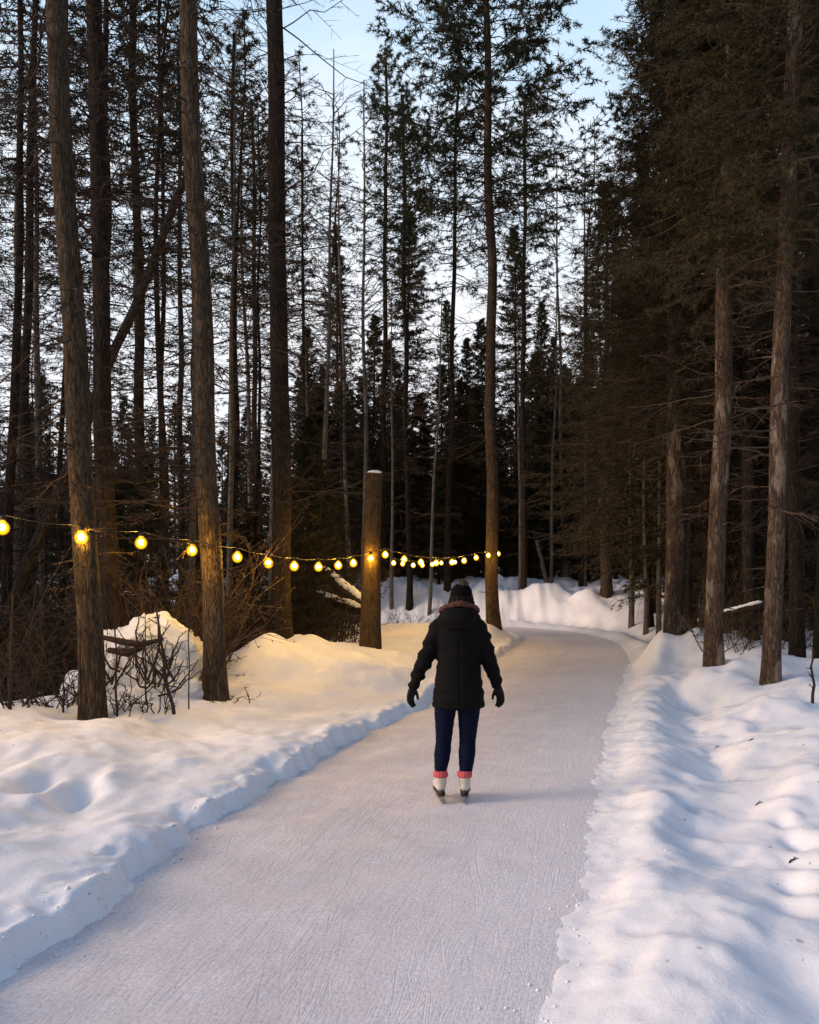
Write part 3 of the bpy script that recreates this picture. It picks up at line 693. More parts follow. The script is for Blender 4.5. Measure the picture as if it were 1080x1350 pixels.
# far wood: one mass no one could count
def far_wood(near):
    mb=MB(); rg=np.random.default_rng(55); vs=[]
    for s in range(4):
        _,ax_=trunk_mesh('t',14,.12,.02,300+s,6,.05,rings=8,stubs=False)
        lb,nd=foliage(ax_,14,.4,130,2.6,.15,310+s,K=9,per=8,droop=.3,nl=.22,nw=.07,ratio=.42)
        vs.append((np.concatenate(nd.v),np.concatenate(nd.f3)))
        tb=MB(); tubes(tb,np.array([[0,0,-1],[0,0,7],[0,0,14.]]),np.array([.14,.09,.02]),6)
        vs[-1]=vs[-1]+(np.concatenate(tb.v),np.concatenate(tb.f4))
    def ring(n,a0,a1,d0,d1):
        a=np.linspace(R(a0),R(a1),n)+rg.normal(0,.03,n); d=rg.uniform(d0,d1,n); return np.sin(a)*d,np.cos(a)*d
    if near:
        q=[ring(24,50,150,10,24),ring(16,150,215,14,34),ring(10,-48,-72,12,30),ring(8,-135,-160,12,30)]  # unseen trees added to cut sky light, left open towards the sun
        X=np.concatenate([k[0] for k in q]); Y=np.concatenate([k[1] for k in q]); n=len(X)
    else:
        n=210; a=np.linspace(-1,1,n)*R(43)+rg.normal(0,.012,n); d=rg.uniform(60,100,n); X=np.sin(a)*d; Y=np.cos(a)*d
    Z=height(X,Y)
    for i in range(n):
        v,f,tv,tf=vs[rg.integers(4)]; s=rg.uniform(.8,1.25)*(1.0 if X[i]>-12 else .85); c,q=math.cos(i),math.sin(i)
        Rm=np.array([[c,q,0],[-q,c,0],[0,0,1]])*s; o=np.array([X[i],Y[i],Z[i]-.3])
        mb.add(v@Rm+o,f,0); mb.add(tv@Rm+o,tf,1)
    o=mb.obj('sky_dimming_forest' if near else 'far_forest',[M_NEED,M_BARKD],smooth=False)
    tag(o,'unseen dark conifers added round the viewpoint to dim the sky light' if near else 'far mass of dark conifers closing the view behind the trees','forest',kind='stuff')
far_wood(False); far_wood(True)

# ------------------------------------------------------------------ undergrowth
def shrub(name,p,h,stems,seed,label,cat='shrub',group=None,spread=.5,m=M_TWIG,K=6,sub=3,snow=0,r=.009):
    rg=np.random.default_rng(seed); mb=MB(); n=stems
    base=np.stack([rg.normal(0,.10*spread*2,n),rg.normal(0,.10*spread*2,n),np.full(n,-.08)],-1)
    d=nrm(np.stack([rg.normal(0,spread,n),rg.normal(0,spread,n),np.ones(n)],-1)); L=h*rg.uniform(.55,1.1,n)
    C=curves(base,d,L,np.full(n,.15),np.zeros(n),7,rg,.28); tubes(mb,C,np.linspace(1,.3,7)[None]*np.full((n,1),r),5)
    Tw,l=side_twigs(C,L,K,rg,.2,.7,.45,.05,4,.4); tubes(mb,Tw,np.linspace(1,.4,4)[None]*np.full((len(Tw),1),r*.5),4)
    if sub: T2,_=side_twigs(Tw,l,sub,rg,.2,.8,.5,.05,3,.4); tubes(mb,T2,np.linspace(1,.5,3)[None]*np.full((len(T2),1),r*.3),3)
    e=empty(name,p,label,cat,group); mb.obj('stems',m,e)
    if snow:
        sb=MB(); t=rg.random((len(Tw),1))*.8+.1; pos,_=along(Tw,t); pos=pos.reshape(-1,3); sel=rg.permutation(len(pos))[:snow]
        for i in sel: blob(sb,pos[i]+np.array([0,0,.006]),rg.uniform(.008,.022),rg,flat=.55,stretch=(1.5,1))
        sb.obj('snow_clumps',M_SNOW,e)
    return e
def undergrowth(name,label,n,seed,area,h0,h1,K=5,m=M_TWIGL,leaf=4):
    rg=np.random.default_rng(seed); mb=MB(); lf=MB(); px,d=area(rg,n)
    X=(px-540)/FOC*d; Y=d; keep=~inside(X,Y)&(np.minimum(pdist(X,Y,LEFT),pdist(X,Y,RIGHT))>.9); X,Y=X[keep],Y[keep]; n=len(X)
    clump=fbm(X*.5+seed,Y*.5,2); hs=rg.uniform(h0,h1,n)*(1+.5*clump)
    base=np.stack([X,Y,height(X,Y)-.05],-1); dd=nrm(np.stack([rg.normal(0,.38,n),rg.normal(0,.38,n),np.ones(n)],-1))
    C=curves(base,dd,hs,np.full(n,.15),np.zeros(n),5,rg,.25); tubes(mb,C,np.linspace(1,.35,5)[None]*rg.uniform(.006,.014,n)[:,None],4)
    Tw,l=side_twigs(C,hs,K,rg,.15,.8,.5,.05,3,.45); tubes(mb,Tw,np.linspace(1,.5,3)[None]*np.full((len(Tw),1),.005),3)
    T2,l2=side_twigs(Tw,l,2,rg,.2,.8,.55,.05,3,.45); tubes(mb,T2,np.linspace(1,.5,3)[None]*np.full((len(T2),1),.0035),3)
    needles(lf,T2,leaf,rg,.07,.022,1.0,.3)
    c=MB(); c.v=mb.v+lf.v; c.f3=mb.f3+[f+mb.n for f in lf.f3]; c.f4=mb.f4; c.m3=[np.zeros(len(f),int) for f in mb.f3]+[np.ones(len(f),int) for f in lf.f3]; c.m4=mb.m4
    o=c.obj(name,[m,M_NEEDB],smooth=False); tag(o,label,'undergrowth',kind='stuff')
undergrowth('undergrowth','brown leafless undergrowth filling the wood behind the left bank',2600,601,lambda r,n:(lambda q:(q,np.where(q>285,15.8,10.8)+20*r.random(n)**1.3))(r.uniform(-260,450,n)),  .6,1.7,m=M_TWIG,leaf=3)
undergrowth('undergrowth','brown leafless undergrowth between the trunks on the right',1100,602,lambda r,n:(r.uniform(915,1350,n),14.5+16*r.random(n)),.5,1.6)
undergrowth('undergrowth','dark undergrowth at the foot of the far wood',1500,603,lambda r,n:(r.uniform(380,960,n),37+14*r.random(n)),.9,2.6)
undergrowth('undergrowth','tall thin brush rising behind the bulbs at left',260,604,lambda r,n:(r.uniform(-80,285,n),10.7+4.0*r.random(n)),1.2,2.6,K=6,m=M_TWIGL,leaf=1)
undergrowth('undergrowth','dark brush under the trees behind the string lights',900,605,lambda r,n:(r.uniform(290,480,n),18+16*r.random(n)),.9,2.2,m=M_TWIG,leaf=4)
def ground(px,d,py=None):
    p=at(px,d); return (p.x,p.y,gz(p.x,p.y))
GS='bare twiggy shrubs behind the left snow bank'
shrub('bare_shrub',ground(20,8.3),1.25,14,401,'tangled bare shrub cut by the left edge of the view',group=GS,spread=.45)
shrub('bare_shrub',ground(62,8.8),.95,16,402,'low snow-dusted bare shrub left of the closest left trunk',group=GS,spread=.6)
shrub('bare_shrub',ground(92,9.2),.8,13,403,'thin bare shrub touching the closest left trunk',group=GS,spread=.5)
shrub('bare_shrub',ground(205,8.9),.75,7,404,'bare brown shrub in front of the snowy dome',group=GS,spread=.55)
shrub('bare_shrub',ground(160,8.7),.6,9,405,'short bare shrub right beside the closest left trunk',group=GS,spread=.4)
shrub('bare_shrub',ground(-40,9.5),1.5,14,406,'tall bare shrub beyond the left edge',group=GS,spread=.5)
shrub('bare_shrub',ground(425,17),1.1,12,407,'bare brown shrub left of the snow-topped post',group=GS,spread=.6,m=M_TWIGL)
shrub('bare_shrub',ground(455,16.2),.7,9,408,'small bare shrub at the foot of the snow-topped post',group=GS,spread=.6,m=M_TWIGL)
shrub('bare_shrub',ground(310,10.0),.3,8,409,'tuft of dry twigs at the foot of the gold-lit trunk',group=GS,spread=.8,m=M_TWIGL,K=4)
shrub('bare_shrub',ground(552,27),1.1,11,410,'bare shrub on the far snow behind the skater',group=GS,spread=.6,m=M_TWIGL)
shrub('bare_shrub',ground(522,26),.8,9,411,'small bare shrub on the far snow right of the post',group=GS,spread=.6,m=M_TWIGL)
for i,(px,d,h) in enumerate(((985,14,.9),(1000,16,1.2),(965,15.5,.8),(1035,14.5,1.0),(925,17,1.0))):
    shrub('bare_shrub',ground(px,d),h,10,420+i,('bare brown shrub between the two sunlit right trunks','taller bare shrub behind the leaning right trunk','low bare shrub right of the pale-patched right trunk','bare shrub between the leaning and the darker right trunk','bare shrub between the thickest and the pale-patched trunk')[i],group='bare shrubs among the right trunks',spread=.6,m=M_TWIGL)
GSap='thin upright saplings on the left bank'
def sapling(px,d,hpx,lean,seed,label,group=GSap,r=.011,m=M_TWIG,K=8):
    rg=np.random.default_rng(seed); mb=MB(); h=hpx/FOC*d
    P=np.stack([np.linspace(0,lean*h,8)+rg.normal(0,.008,8),rg.normal(0,.008,8),np.linspace(-.1,h,8)],-1); tubes(mb,P,np.linspace(r,r*.4,8),6,cap=True)
    if K:
        Tw,l=side_twigs(P[None],np.array([h*.6]),K,rg,.3,1.1,.4,.05,4,.4); tubes(mb,Tw,np.linspace(1,.4,4)[None]*np.full((len(Tw),1),r*.4),4)
        T2,_=side_twigs(Tw,l,3,rg,.2,.8,.5,.05,3,.4); tubes(mb,T2,np.linspace(1,.5,3)[None]*np.full((len(T2),1),r*.25),3)
    o=mb.obj('sapling',m); o.location=ground(px,d); tag(o,label,'sapling',group)
    return o
sapling(106,8.5,170,.0,431,'dark upright sapling just left of the closest left trunk')
sapling(155,8.6,150,-.02,432,'upright sapling just right of the closest left trunk',r=.014)
sapling(192,9.0,120,.0,433,'sapling standing before the top of the snowy dome')
sapling(232,8.9,150,-.2,434,'thick dark sapling leaning left across the snowy dome',r=.022)
sapling(249,9.4,230,.0,435,'tallest thin sapling beside the gold-lit trunk',r=.009)
sapling(12,8.2,150,.03,436,'dark stem at the left edge before the tangled shrub',r=.02)
sapling(84,8.7,80,.02,437,'short dark stem between the shrubs at left',r=.012)
sapling(172,8.55,75,.0,438,'short thin stem poking from the bank before the dome',r=.007)
sapling(1071,9.4,72,.02,439,'short bare sapling in the snow before the trunk at the right edge',group='lone sapling on the right bank',r=.02)
# tiny dry stalks poking through the right bank
for i,(px,d,l) in enumerate(((945,8.5,'tiny dry twig poking from the snow below the pale-patched trunk'),(1000,6.0,'tiny dry twig lying on the smooth snow at right'),(1045,4.9,'small dark twig end on the snow near the right edge'),(990,8.2,'small dark stalk on the bank below the leaning trunk'))):
    rg=np.random.default_rng(450+i); mb=MB(); p=ground(px,d)
    P=np.stack([np.linspace(-.02,.03,5),rg.normal(0,.004,5),np.array([-.01,.008,.012,.014,.022])],-1); tubes(mb,P,np.linspace(.006,.003,5),5,cap=True)
    tubes(mb,P[2]+np.stack([np.linspace(0,.018,4),np.linspace(0,.02,4),np.linspace(0,.012,4)],-1),np.linspace(.004,.002,4),5,cap=True)
    o=mb.obj('dry_twig',M_TWIG); o.location=p; tag(o,l,'twig','dry twigs on the right bank')

# fallen logs
def log(p0,p1,r,label,snow=True,m=M_BARK,seed=1,group='fallen logs in the wood'):
    p0=Vector(p0);p1=Vector(p1); e=empty('fallen_log',p0,label,'log',group); rg=np.random.default_rng(seed)
    P=np.array([list((p1-p0)*t) for t in np.linspace(0,1,9)])+rg.normal(0,.015,(9,3)); mb=MB(); tubes(mb,P,np.linspace(r,r*.7,9)*rg.uniform(.92,1.08,9),10,cap=True); mb.obj('trunk',m,e)
    if snow:
        sb=MB(); n=54
        for t in np.linspace(.05,.95,n): 
            if rg.random()<.92: blob(sb,np.array((p1-p0)*float(t))+np.array([0,0,r*.75]),r*.85*rg.uniform(.75,1.1),rg,.5,stretch=(1.3,.95))
        sb.obj('snow_cap',M_SNOW,e)
log(at(425,17,752),at(486,16.4,800),.10,'snow-topped fallen log sloping down to the post',seed=3)
log(at(415,17.5,785),at(478,17,806),.12,'dark fallen log low behind the post, under the sloping one',seed=4,m=M_BARKD)
log(at(948,14.6,812),at(1004,14.0,797),.07,'snow-topped log lying between the right-hand trunks',seed=5)
log(at(724,34,782),at(708,34,712),.10,'short pale leaning dead stem on the far bank',False,M_PALE,6)
# long dead trunk leaning across the left wood
p0=Vector(ground(-40,12.0)); p1=at(253,12.6,215); d=p1-p0
e=empty('leaning_dead_trunk',p0,'long dead trunk leaning diagonally across the left wood behind the front trunks','dead tree')
rg=np.random.default_rng(71); P=np.array([list(d*t) for t in np.linspace(-.05,1,16)])+rg.normal(0,.02,(16,3)); mb=MB(); tubes(mb,P,np.linspace(.10,.055,16),10,cap=True); mb.obj('trunk',M_BARKD,e)
mb=MB(); m=26; t=rg.uniform(.2,1,(1,m)); pos,tan=along(P[None],t); pos=pos.reshape(-1,3); dd=nrm(unit(rg,m)+np.array([0,0,.1])); L=rg.uniform(.2,.9,m)
C=curves(pos,dd,L,np.full(m,.1),np.zeros(m),5,rg,.2); tubes(mb,C,np.linspace(.012,.004,5)[None].repeat(m,0),4); Tw,_=side_twigs(C,L,5,rg,.2,.8,.5); tubes(mb,Tw,np.full((len(Tw),3),.004),3); mb.obj('crown',M_TWIG,e)

# snow-laden dome (a brush heap under snow) behind the left bank
def dome():
    px,d=200,10.3; p=at(px,d); z0=gz(p.x,p.y)
    e=empty('snowy_brush_heap',(p.x,p.y,z0-.05),'rounded brush heap capped with snow between the two front left trunks','brush heap')
    top=at(px,d,812).z-z0; mb=MB(); rg=np.random.default_rng(12)
    for cx,cy,cz,r,fl in ((.05,.05,top*.45,.50,1.05),(-.42,.0,top*.40,.36,1.15),(.34,.10,top*.44,.30,1.2),(.06,.0,top*.58,.44,.84),(-.2,.0,top*.56,.40,.85),(-.12,-.08,top*.55,.33,.95),(-.08,-.05,.0,.68,.42),(.24,-.15,.0,.42,.5),(-.55,-.2,.0,.45,.6),(.24,.0,top*.58,.30,.85)):
        blob(mb,(cx,cy,cz),r,rg,fl,22,14,(1.0,.9))
    def slump(co):
        x,y,z=co[:,0],co[:,1],co[:,2]
        hol=-.20*np.exp(-((x+.12)/.30)**2-((z-top*.58)/.10)**2)*(y<0)-.10*np.exp(-((x-.28)/.10)**2-((z-top*.35)/.22)**2)*(y<0)
        return .06*fbm(x*3.3+z*2.1,y*3.3+z*3.0+4,4)+.018*fbm(x*13,z*13+y*9,3)+hol
    remeshed(mb,'snow_cap',M_SNOW,e,.025,6,slump)
    bb=MB(); rg=np.random.default_rng(9); n=46
    base=np.stack([rg.uniform(-.62,.45,n),rg.uniform(-.85,-.40,n),rg.uniform(-.05,.35,n)],-1)
    dd=nrm(np.stack([rg.normal(0,.5,n),rg.normal(0,.15,n),np.ones(n)],-1)); L=rg.uniform(.3,.8,n)
    C=curves(base,dd,L,np.zeros(n),np.zeros(n),6,rg,.25); tubes(bb,C,np.linspace(1,.4,6)[None]*rg.uniform(.006,.017,n)[:,None],5)
    Tw,_=side_twigs(C,L,3,rg,.2,.8,.45); tubes(bb,Tw,np.full((len(Tw),3),.004),3)
    P=np.array([[-.42,-.5,.70],[-.2,-.58,.66],[.05,-.58,.62],[.3,-.5,.68]]); tubes(bb,P,np.array([.03,.04,.04,.02]),7,cap=True)
    P=np.array([[-.35,-.52,.55],[-.1,-.6,.52],[.1,-.56,.6]]); tubes(bb,P,np.array([.035,.05,.03]),7,cap=True)
    bb.obj('brushwood',M_TWIG,e)
dome()

# ------------------------------------------------------------------ post with snow on top
def post():
    p=at(488,14.9,850); z0=gz(p.x,p.y); H=(at(494,14.9,624).z-z0); r=.5*27/FOC*14.9
    tm,ax_=trunk_mesh('post_trunk',H,r*1.05,r*.78,61,16,.03,.08,rings=20,stubs=False)
    e=empty('cut_trunk_post',(p.x,p.y,z0),'cut-off trunk post with a cap of snow, holding up the string lights','post'); e.rotation_euler=(0,math.atan((494-488)/226),0)
    link('trunk',tm,M_POST,e)
    mb=MB(); rg=np.random.default_rng(4); blob(mb,(.0,0,H+.015),r*.72,rg,.3,14,9); mb.obj('snow_cap',M_SNOW,e)
    return p.x,p.y,z0
post()

# ------------------------------------------------------------------ string lights
mE,nt,b=mat('bulb_core'); nt.nodes.remove(b); em=N(nt,'ShaderNodeEmission'); em.inputs['Color'].default_value=(1,.55,.045,1); em.inputs['Strength'].default_value=610
nt.links.new(em.outputs[0],nt.nodes['Material Output'].inputs['Surface']); M_CORE=mE
mG,nt,b=mat('bulb_globe'); nt.nodes.remove(b); em=N(nt,'ShaderNodeEmission'); em.inputs['Color'].default_value=(1,.44,.012,1)
lw=N(nt,'ShaderNodeLayerWeight'); lw.inputs['Blend'].default_value=.5; pw=mathn(nt,'POWER',mathn(nt,'SUBTRACT',1.,lw.outputs['Facing']),2.2); nt.links.new(mathn(nt,'MULTIPLY',pw,1.6),em.inputs['Strength'])   # frosted globe; soft halo put into its glow, fading to the rim
tr=N(nt,'ShaderNodeBsdfTransparent'); tr.inputs['Color'].default_value=(.97,.93,.8,1); ad=N(nt,'ShaderNodeAddShader'); nt.links.new(em.outputs[0],ad.inputs[0]); nt.links.new(tr.outputs[0],ad.inputs[1]); nt.links.new(ad.outputs[0],nt.nodes['Material Output'].inputs['Surface']); M_GLOBE=mG
M_CABLE=mat_plain('black_cable',(.02,.02,.02),.6,.3,60,.3,.1)
def lathe(prof,n=14):
    th=np.arange(n)/n*2*np.pi; prof=np.array(prof); V=np.stack([prof[:,0:1]*np.cos(th),prof[:,0:1]*np.sin(th),np.broadcast_to(prof[:,1:2],(len(prof),n))],-1)
    idx=np.arange(len(prof)*n).reshape(len(prof),n); b=np.roll(idx,-1,1)
    mb=MB(); mb.add(V.reshape(-1,3),np.stack([idx[:-1],b[:-1],b[1:],idx[1:]],-1).reshape(-1,4)); return mb
ROW1=[(3,695,7.9),(107,708,8.45),(186,715,9.1),(253,725,9.75),(313,734,10.5),(354,742,11.2),(388,746,11.85),(420,747,12.6),(446,745,13.3),(466,742,14.0),(489,736,14.6),(508,731,15.4),(533,737,16.2),(555,741,16.9),(575,742,17.6),(596,741,18.3),(612,739,19.0),(628,735,20.2),(644,732,21.2),(657,730,22.2)]
ROW0=[(-105,690,7.35),(-230,700,6.8)]
ROW2=[(519,742,20.5),(531,743,21.3),(545,745,22.0),(557,745,22.8),(570,744,23.6),(582,742,24.4),(600,741,25.2)]
core_me=lathe([(0,-.029),(.016,-.024),(.026,-.010),(.027,.005),(.018,.022),(.010,.030)],12).mesh('glow')
globe_me=lathe([(0,-.080),(.024,-.077),(.046,-.064),(.064,-.041),(.072,-.010),(.067,.018),(.053,.041),(.036,.058),(.022,.072)],24).mesh('globe')
sock_me=lathe([(0.0,.118),(.016,.116),(.022,.10),(.024,.075),(.023,.055),(.0,.053)],10).mesh('socket')
def string(rows,label,attach):
    pts=[at(px,d,py) for px,py,d in rows]
    e=empty('string_lights',pts[0],label,'string lights','strings of warm bulbs along the left bank')
    o0=pts[0]
    top=[p-o0+Vector((0,0,.125)) for p in pts]
    cab=[]
    for i in range(len(top)-1):
        for k in range(6):
            t=k/6; q=top[i].lerp(top[i+1],t); q.z-=.03*math.sin(math.pi*t)-0.0; cab.append(list(q))
    cab.append(list(top[-1]))
    if attach: cab.append(list(Vector(attach)-o0))
    mb=MB(); tubes(mb,np.array(cab),np.full(len(cab),.006),6); mb.obj('cable',M_CABLE,e)
    for p in pts:
        g=link('bulb',globe_me,M_GLOBE,e); g.location=p-o0
        c=link('glow',core_me,M_CORE,g)
        s=link('socket',sock_me,M_CABLE,g)
string(ROW0[::-1]+ROW1,'long string of glowing yellow bulbs sagging from the closest left trunk past the post',None)
string(ROW2,'short farther string of glowing yellow bulbs just below the long one, right of the post',at(640,26,736))

# ------------------------------------------------------------------ skater
M_SKIN=mat_plain('skin',(.52,.33,.25),.55,.35,60,.08,.1); M_JACKET=mat_plain('black_down_cloth',(.006,.0052,.005),.8,.08,55,.35,.5,.006)
M_TRIM=mat_plain('brown_fur_trim',(.10,.044,.034),.95,.1,140,.5,.8,.01); M_LEG=mat_plain('navy_leggings',(.005,.007,.022),.9,.08,80,.3,.3,.003)
M_HAT=mat_plain('dark_knit',(.006,.0045,.0045),.95,.05,120,.4,.7,.004); M_POM=mat_plain('fur_pompom',(.12,.09,.055),.95,.1,150,.5,.8,.01)
M_GLOVE=mat_plain('black_glove',(.012,.011,.011),.8,.2,90,.3,.4,.003); M_BOOT=mat_plain('cream_leather',(.60,.54,.45),.5,.4,60,.08,.2,.002)
M_SOLE=mat_plain('black_sole',(.02,.015,.013),.5,.4,60,.2,.1); M_STEEL=mat_plain('blade_steel',(.32,.32,.34),.35,.5,50,.1,.1,.001,metal=1.); M_SOCK=mat_plain('coral_pink_wool',(.62,.11,.12),.95,.1,120,.25,.7,.004); M_HAIR=mat_plain('dark_brown_hair',(.012,.007,.005),.8,.1,90,.4,.6,.004,stretch=(1,1,.15))

def ell(mb,rings,n=20,cap=True):
    """rings: (x,y,z,rx,ry)"""
    A=np.array(rings,float); th=np.arange(n)/n*2*np.pi
    V=np.stack([A[:,0:1]+A[:,3:4]*np.cos(th),A[:,1:2]+A[:,4:5]*np.sin(th),np.broadcast_to(A[:,2:3],(len(A),n))],-1)
    idx=np.arange(len(A)*n).reshape(len(A),n); b=np.roll(idx,-1,1)
    mb.add(V.reshape(-1,3),np.stack([idx[:-1],b[:-1],b[1:],idx[1:]],-1).reshape(-1,4))
    if cap:
        k=np.arange(n)
        for e,fl in ((0,1),(len(A)-1,0)):
            f=np.stack([k,(k+1)%n,np.full(n,n)],-1); mb.add(np.concatenate([V[e],[A[e,:3]]]),f[:,::-1] if fl else f)
def spline(P,n):
    P=np.array(P,float); t=np.linspace(0,len(P)-1,n); out=[]
    for x in t:
        i=min(int(x),len(P)-2); f=x-i
        p0=P[max(i-1,0)];p1=P[i];p2=P[i+1];p3=P[min(i+2,len(P)-1)]
        out.append(.5*(2*p1+(p2-p0)*f+(2*p0-5*p1+4*p2-p3)*f*f+(3*p1-p0-3*p2+p3)*f**3))
    return np.array(out)
def chain(mb,pts,n=14,sides=14,grow=0.):
    """pts: (x,y,z,r): one tapered limb"""
    Q=spline(pts,n); P=Q[:,:3]; r=Q[:,3]+grow
    d0=nrm((P[0]-P[1])[None])[0]; d1=nrm((P[-1]-P[-2])[None])[0]
    P=np.concatenate([[P[0]+d0*r[0]*.8,P[0]+d0*r[0]*.5],P,[P[-1]+d1*r[-1]*.5,P[-1]+d1*r[-1]*.85]]); r=np.concatenate([[r[0]*.35,r[0]*.8],r,[r[-1]*.8,r[-1]*.35]])
    tubes(mb,P,r,sides,cap=True)
ARML=[(-.140,.03,1.345,.048),(-.210,.02,1.22,.040),(-.273,.017,1.085,.036),(-.32,.03,.98,.031),(-.36,.05,.895,.029)]
ARMR=[(.130,.03,1.345,.048),(.190,.02,1.22,.040),(.241,.017,1.09,.036),(.28,.03,.98,.031),(.312,.05,.895,.029)]
LEGL=[(-.085,-.03,.86,.098),(-.108,-.015,.72,.080),(-.118,.03,.47,.058),(-.130,-.005,.36,.058),(-.145,-.02,.235,.042)]
LEGR=[(.072,-.03,.86,.098),(.078,-.015,.72,.084),(.072,.035,.47,.060),(.064,.0,.36,.060),(.055,-.02,.235,.045)]
def hand(mb,w,dirv,side,grow):
    """palm, four bent fingers, thumb. w wrist, dirv pointing down the hand, side=+1 right hand"""
    w=Vector(w); d=Vector(dirv).normalized(); f=Vector((-side*.62,.78,0)); f=(f-d*f.dot(d)).normalized()   # fingers fan along f (palm seen edge-on)
    inw=d.cross(f)*(1 if side<0 else -1)
    if inw.x*side>0: inw=-inw       # towards the thigh
    for k in (-1,-.33,.33,1):
        a=w+f*(k*.010); b=w+d*.045+f*(k*.024); c=w+d*.088+f*(k*.030)
        chain(mb,[(*a,.017),(*b,.016),(*c,.0125)],6,10,grow)
    for k,l in ((-1,.058),(-.33,.072),(.33,.078),(1,.068)):
        c=w+d*.085+f*(k*.030); p1=c+d*l*.45+f*k*.004+inw*.006; p2=p1+d*l*.32+inw*.014; p3=p2+d*l*.22+inw*.018
        chain(mb,[(*c,.0105),(*p1,.0095),(*p2,.0088),(*p3,.0075)],7,8,grow*.6)
    t0=w+d*.02+f*.022; t1=t0+d*.03+f*.026+inw*.010; t2=t1+d*.028+f*.012+inw*.012; t3=t2+d*.022+f*.002+inw*.008
    chain(mb,[(*t0,.015),(*t1,.0125),(*t2,.0105),(*t3,.0085)],7,8,grow*.6)
WL=(-.362,.05,.892); DL=(-.22,.06,-1); WR=(.314,.05,.892); DR=(.24,.06,-1)
SK=at(605,6.49); 
def skater():
    mb=MB()
    ell(mb,[(0,-.03,.80,.16,.11),(0,-.035,.88,.165,.115),(0,-.01,1.02,.13,.095),(0,.01,1.15,.14,.10),(0,.025,1.28,.145,.095),(0,.03,1.36,.135,.08),(.005,.03,1.43,.08,.055),(.01,.035,1.49,.052,.055)])
    chain(mb,[(.008,.03,1.42,.055),(.015,.042,1.50,.052),(.02,.055,1.56,.052)],6)
    H=Vector((.024,.06,1.588))
    ell(mb,[(H.x,H.y+.02,H.z-.115,.025,.03),(H.x,H.y+.018,H.z-.095,.052,.062),(H.x,H.y+.008,H.z-.05,.068,.084),(H.x,H.y,H.z,.076,.096),(H.x,H.y-.004,H.z+.05,.074,.094),(H.x,H.y-.004,H.z+.09,.052,.068),(H.x,H.y-.004,H.z+.112,.02,.028)])
    chain(mb,[(H.x,H.y+.095,H.z+.01,.010),(H.x,H.y+.112,H.z-.018,.014),(H.x,H.y+.104,H.z-.03,.012)],5,8)         # nose
    for s in (-1,1):
        chain(mb,[(H.x+s*.016,H.y+.092,H.z-.058,.008),(H.x,H.y+.097,H.z-.057,.009)],4,8)                           # lips
        chain(mb,[(H.x+s*.046,H.y+.078,H.z+.022,.008),(H.x+s*.02,H.y+.094,H.z+.024,.009)],4,8)                     # brow
        chain(mb,[(H.x+s*.076,H.y-.008,H.z+.018,.014),(H.x+s*.080,H.y-.012,H.z-.01,.014),(H.x+s*.074,H.y-.002,H.z-.035,.009)],5,8)  # ear
    chain(mb,ARML,14); chain(mb,ARMR,14); chain(mb,LEGL,16); chain(mb,LEGR,16)
    hand(mb,WL,DL,-1,-.002); hand(mb,WR,DR,1,-.002)
    for x in (-.148,.052): chain(mb,[(x,-.03,.22,.04),(x,.0,.13,.04),(x,.10,.115,.032),(x,.165,.11,.022)],8,10)    # feet inside the boots
    body=remeshed(mb,'person',M_SKIN,None,.0065,3)
    body.location=(SK.x,SK.y,0.004)
    tag(body,'skater seen from behind in black jacket and navy leggings, arms out, standing on the ice','person')
    # eyes
    for s in (-1,1):
        eb=MB(); rg=np.random.default_rng(1); blob(eb,(H.x+s*.032,H.y+.083,H.z+.004),.0115,rg,1,10,8); eb.obj('eye',M_SOLE,body)
    # jacket: torso and sleeves in one shell, creased
    jb=MB()
    ell(jb,[(-.005,-.045,.748,.200,.150),(-.005,-.045,.80,.203,.155),(-.005,-.04,.88,.196,.152),(-.003,-.025,1.0,.180,.138),(-.002,-.008,1.08,.172,.130),(0,.005,1.17,.176,.130),(0,.015,1.27,.192,.134),(0,.025,1.35,.200,.125),(.0,.028,1.40,.192,.115),(.003,.03,1.45,.165,.105),(.006,.035,1.50,.130,.092),(.01,.04,1.545,.092,.080)],28)
    chain(jb,[(-.15,.03,1.365,.078),(-.20,.022,1.25,.076),(-.245,.017,1.15,.068),(-.277,.017,1.08,.064),(-.32,.03,.985,.055),(-.358,.05,.905,.044)],18,16)
    chain(jb,[(.15,.03,1.365,.078),(.183,.022,1.25,.076),(.216,.017,1.15,.068),(.245,.017,1.085,.064),(.28,.03,.985,.055),(.310,.05,.905,.044)],18,16)
    def crease(co):
        x,y,z=co[:,0],co[:,1],co[:,2]
        arm=np.clip((np.abs(x)-.2)/.05,0,1)
        return .009*fbm(x*5+3,z*14+y*5,3)*(1+.5*arm)+.006*arm*np.sin(z*60+x*20)-.006*np.exp(-((x+.002)/.006)**2)*(y<0)*(z<1.3)+.004*np.sin(z*2*np.pi/.085+x*3)*sstep(.8,.9,z)*0.6
    jk=remeshed(jb,'jacket',M_JACKET,body,.009,4,crease)
    # hem band, centre seam
    hb=MB(); ell(hb,[(-.005,-.045,.742,.201,.151),(-.005,-.045,.748,.207,.157),(-.005,-.045,.770,.208,.158),(-.005,-.045,.778,.203,.154)],28,cap=False); hb.obj('hem_band',M_JACKET,jk)
    # hood lying on the shoulders, edged with brown fur
    fb=MB(); pts=[]
    for t in np.linspace(-1,1,15):
        a=t*2.2
        pts.append((.006+math.sin(a)*(.108+.05*abs(t)),.030-math.cos(a)*.118,1.553-.085*abs(t)**1.3,.026-.007*abs(t)))
    chain(fb,pts,30,12)
    hood=remeshed(fb,'fur_collar',M_TRIM,body,.008,2,lambda co:.006*fbm(co[:,0]*40,co[:,2]*40+co[:,1]*30,2))
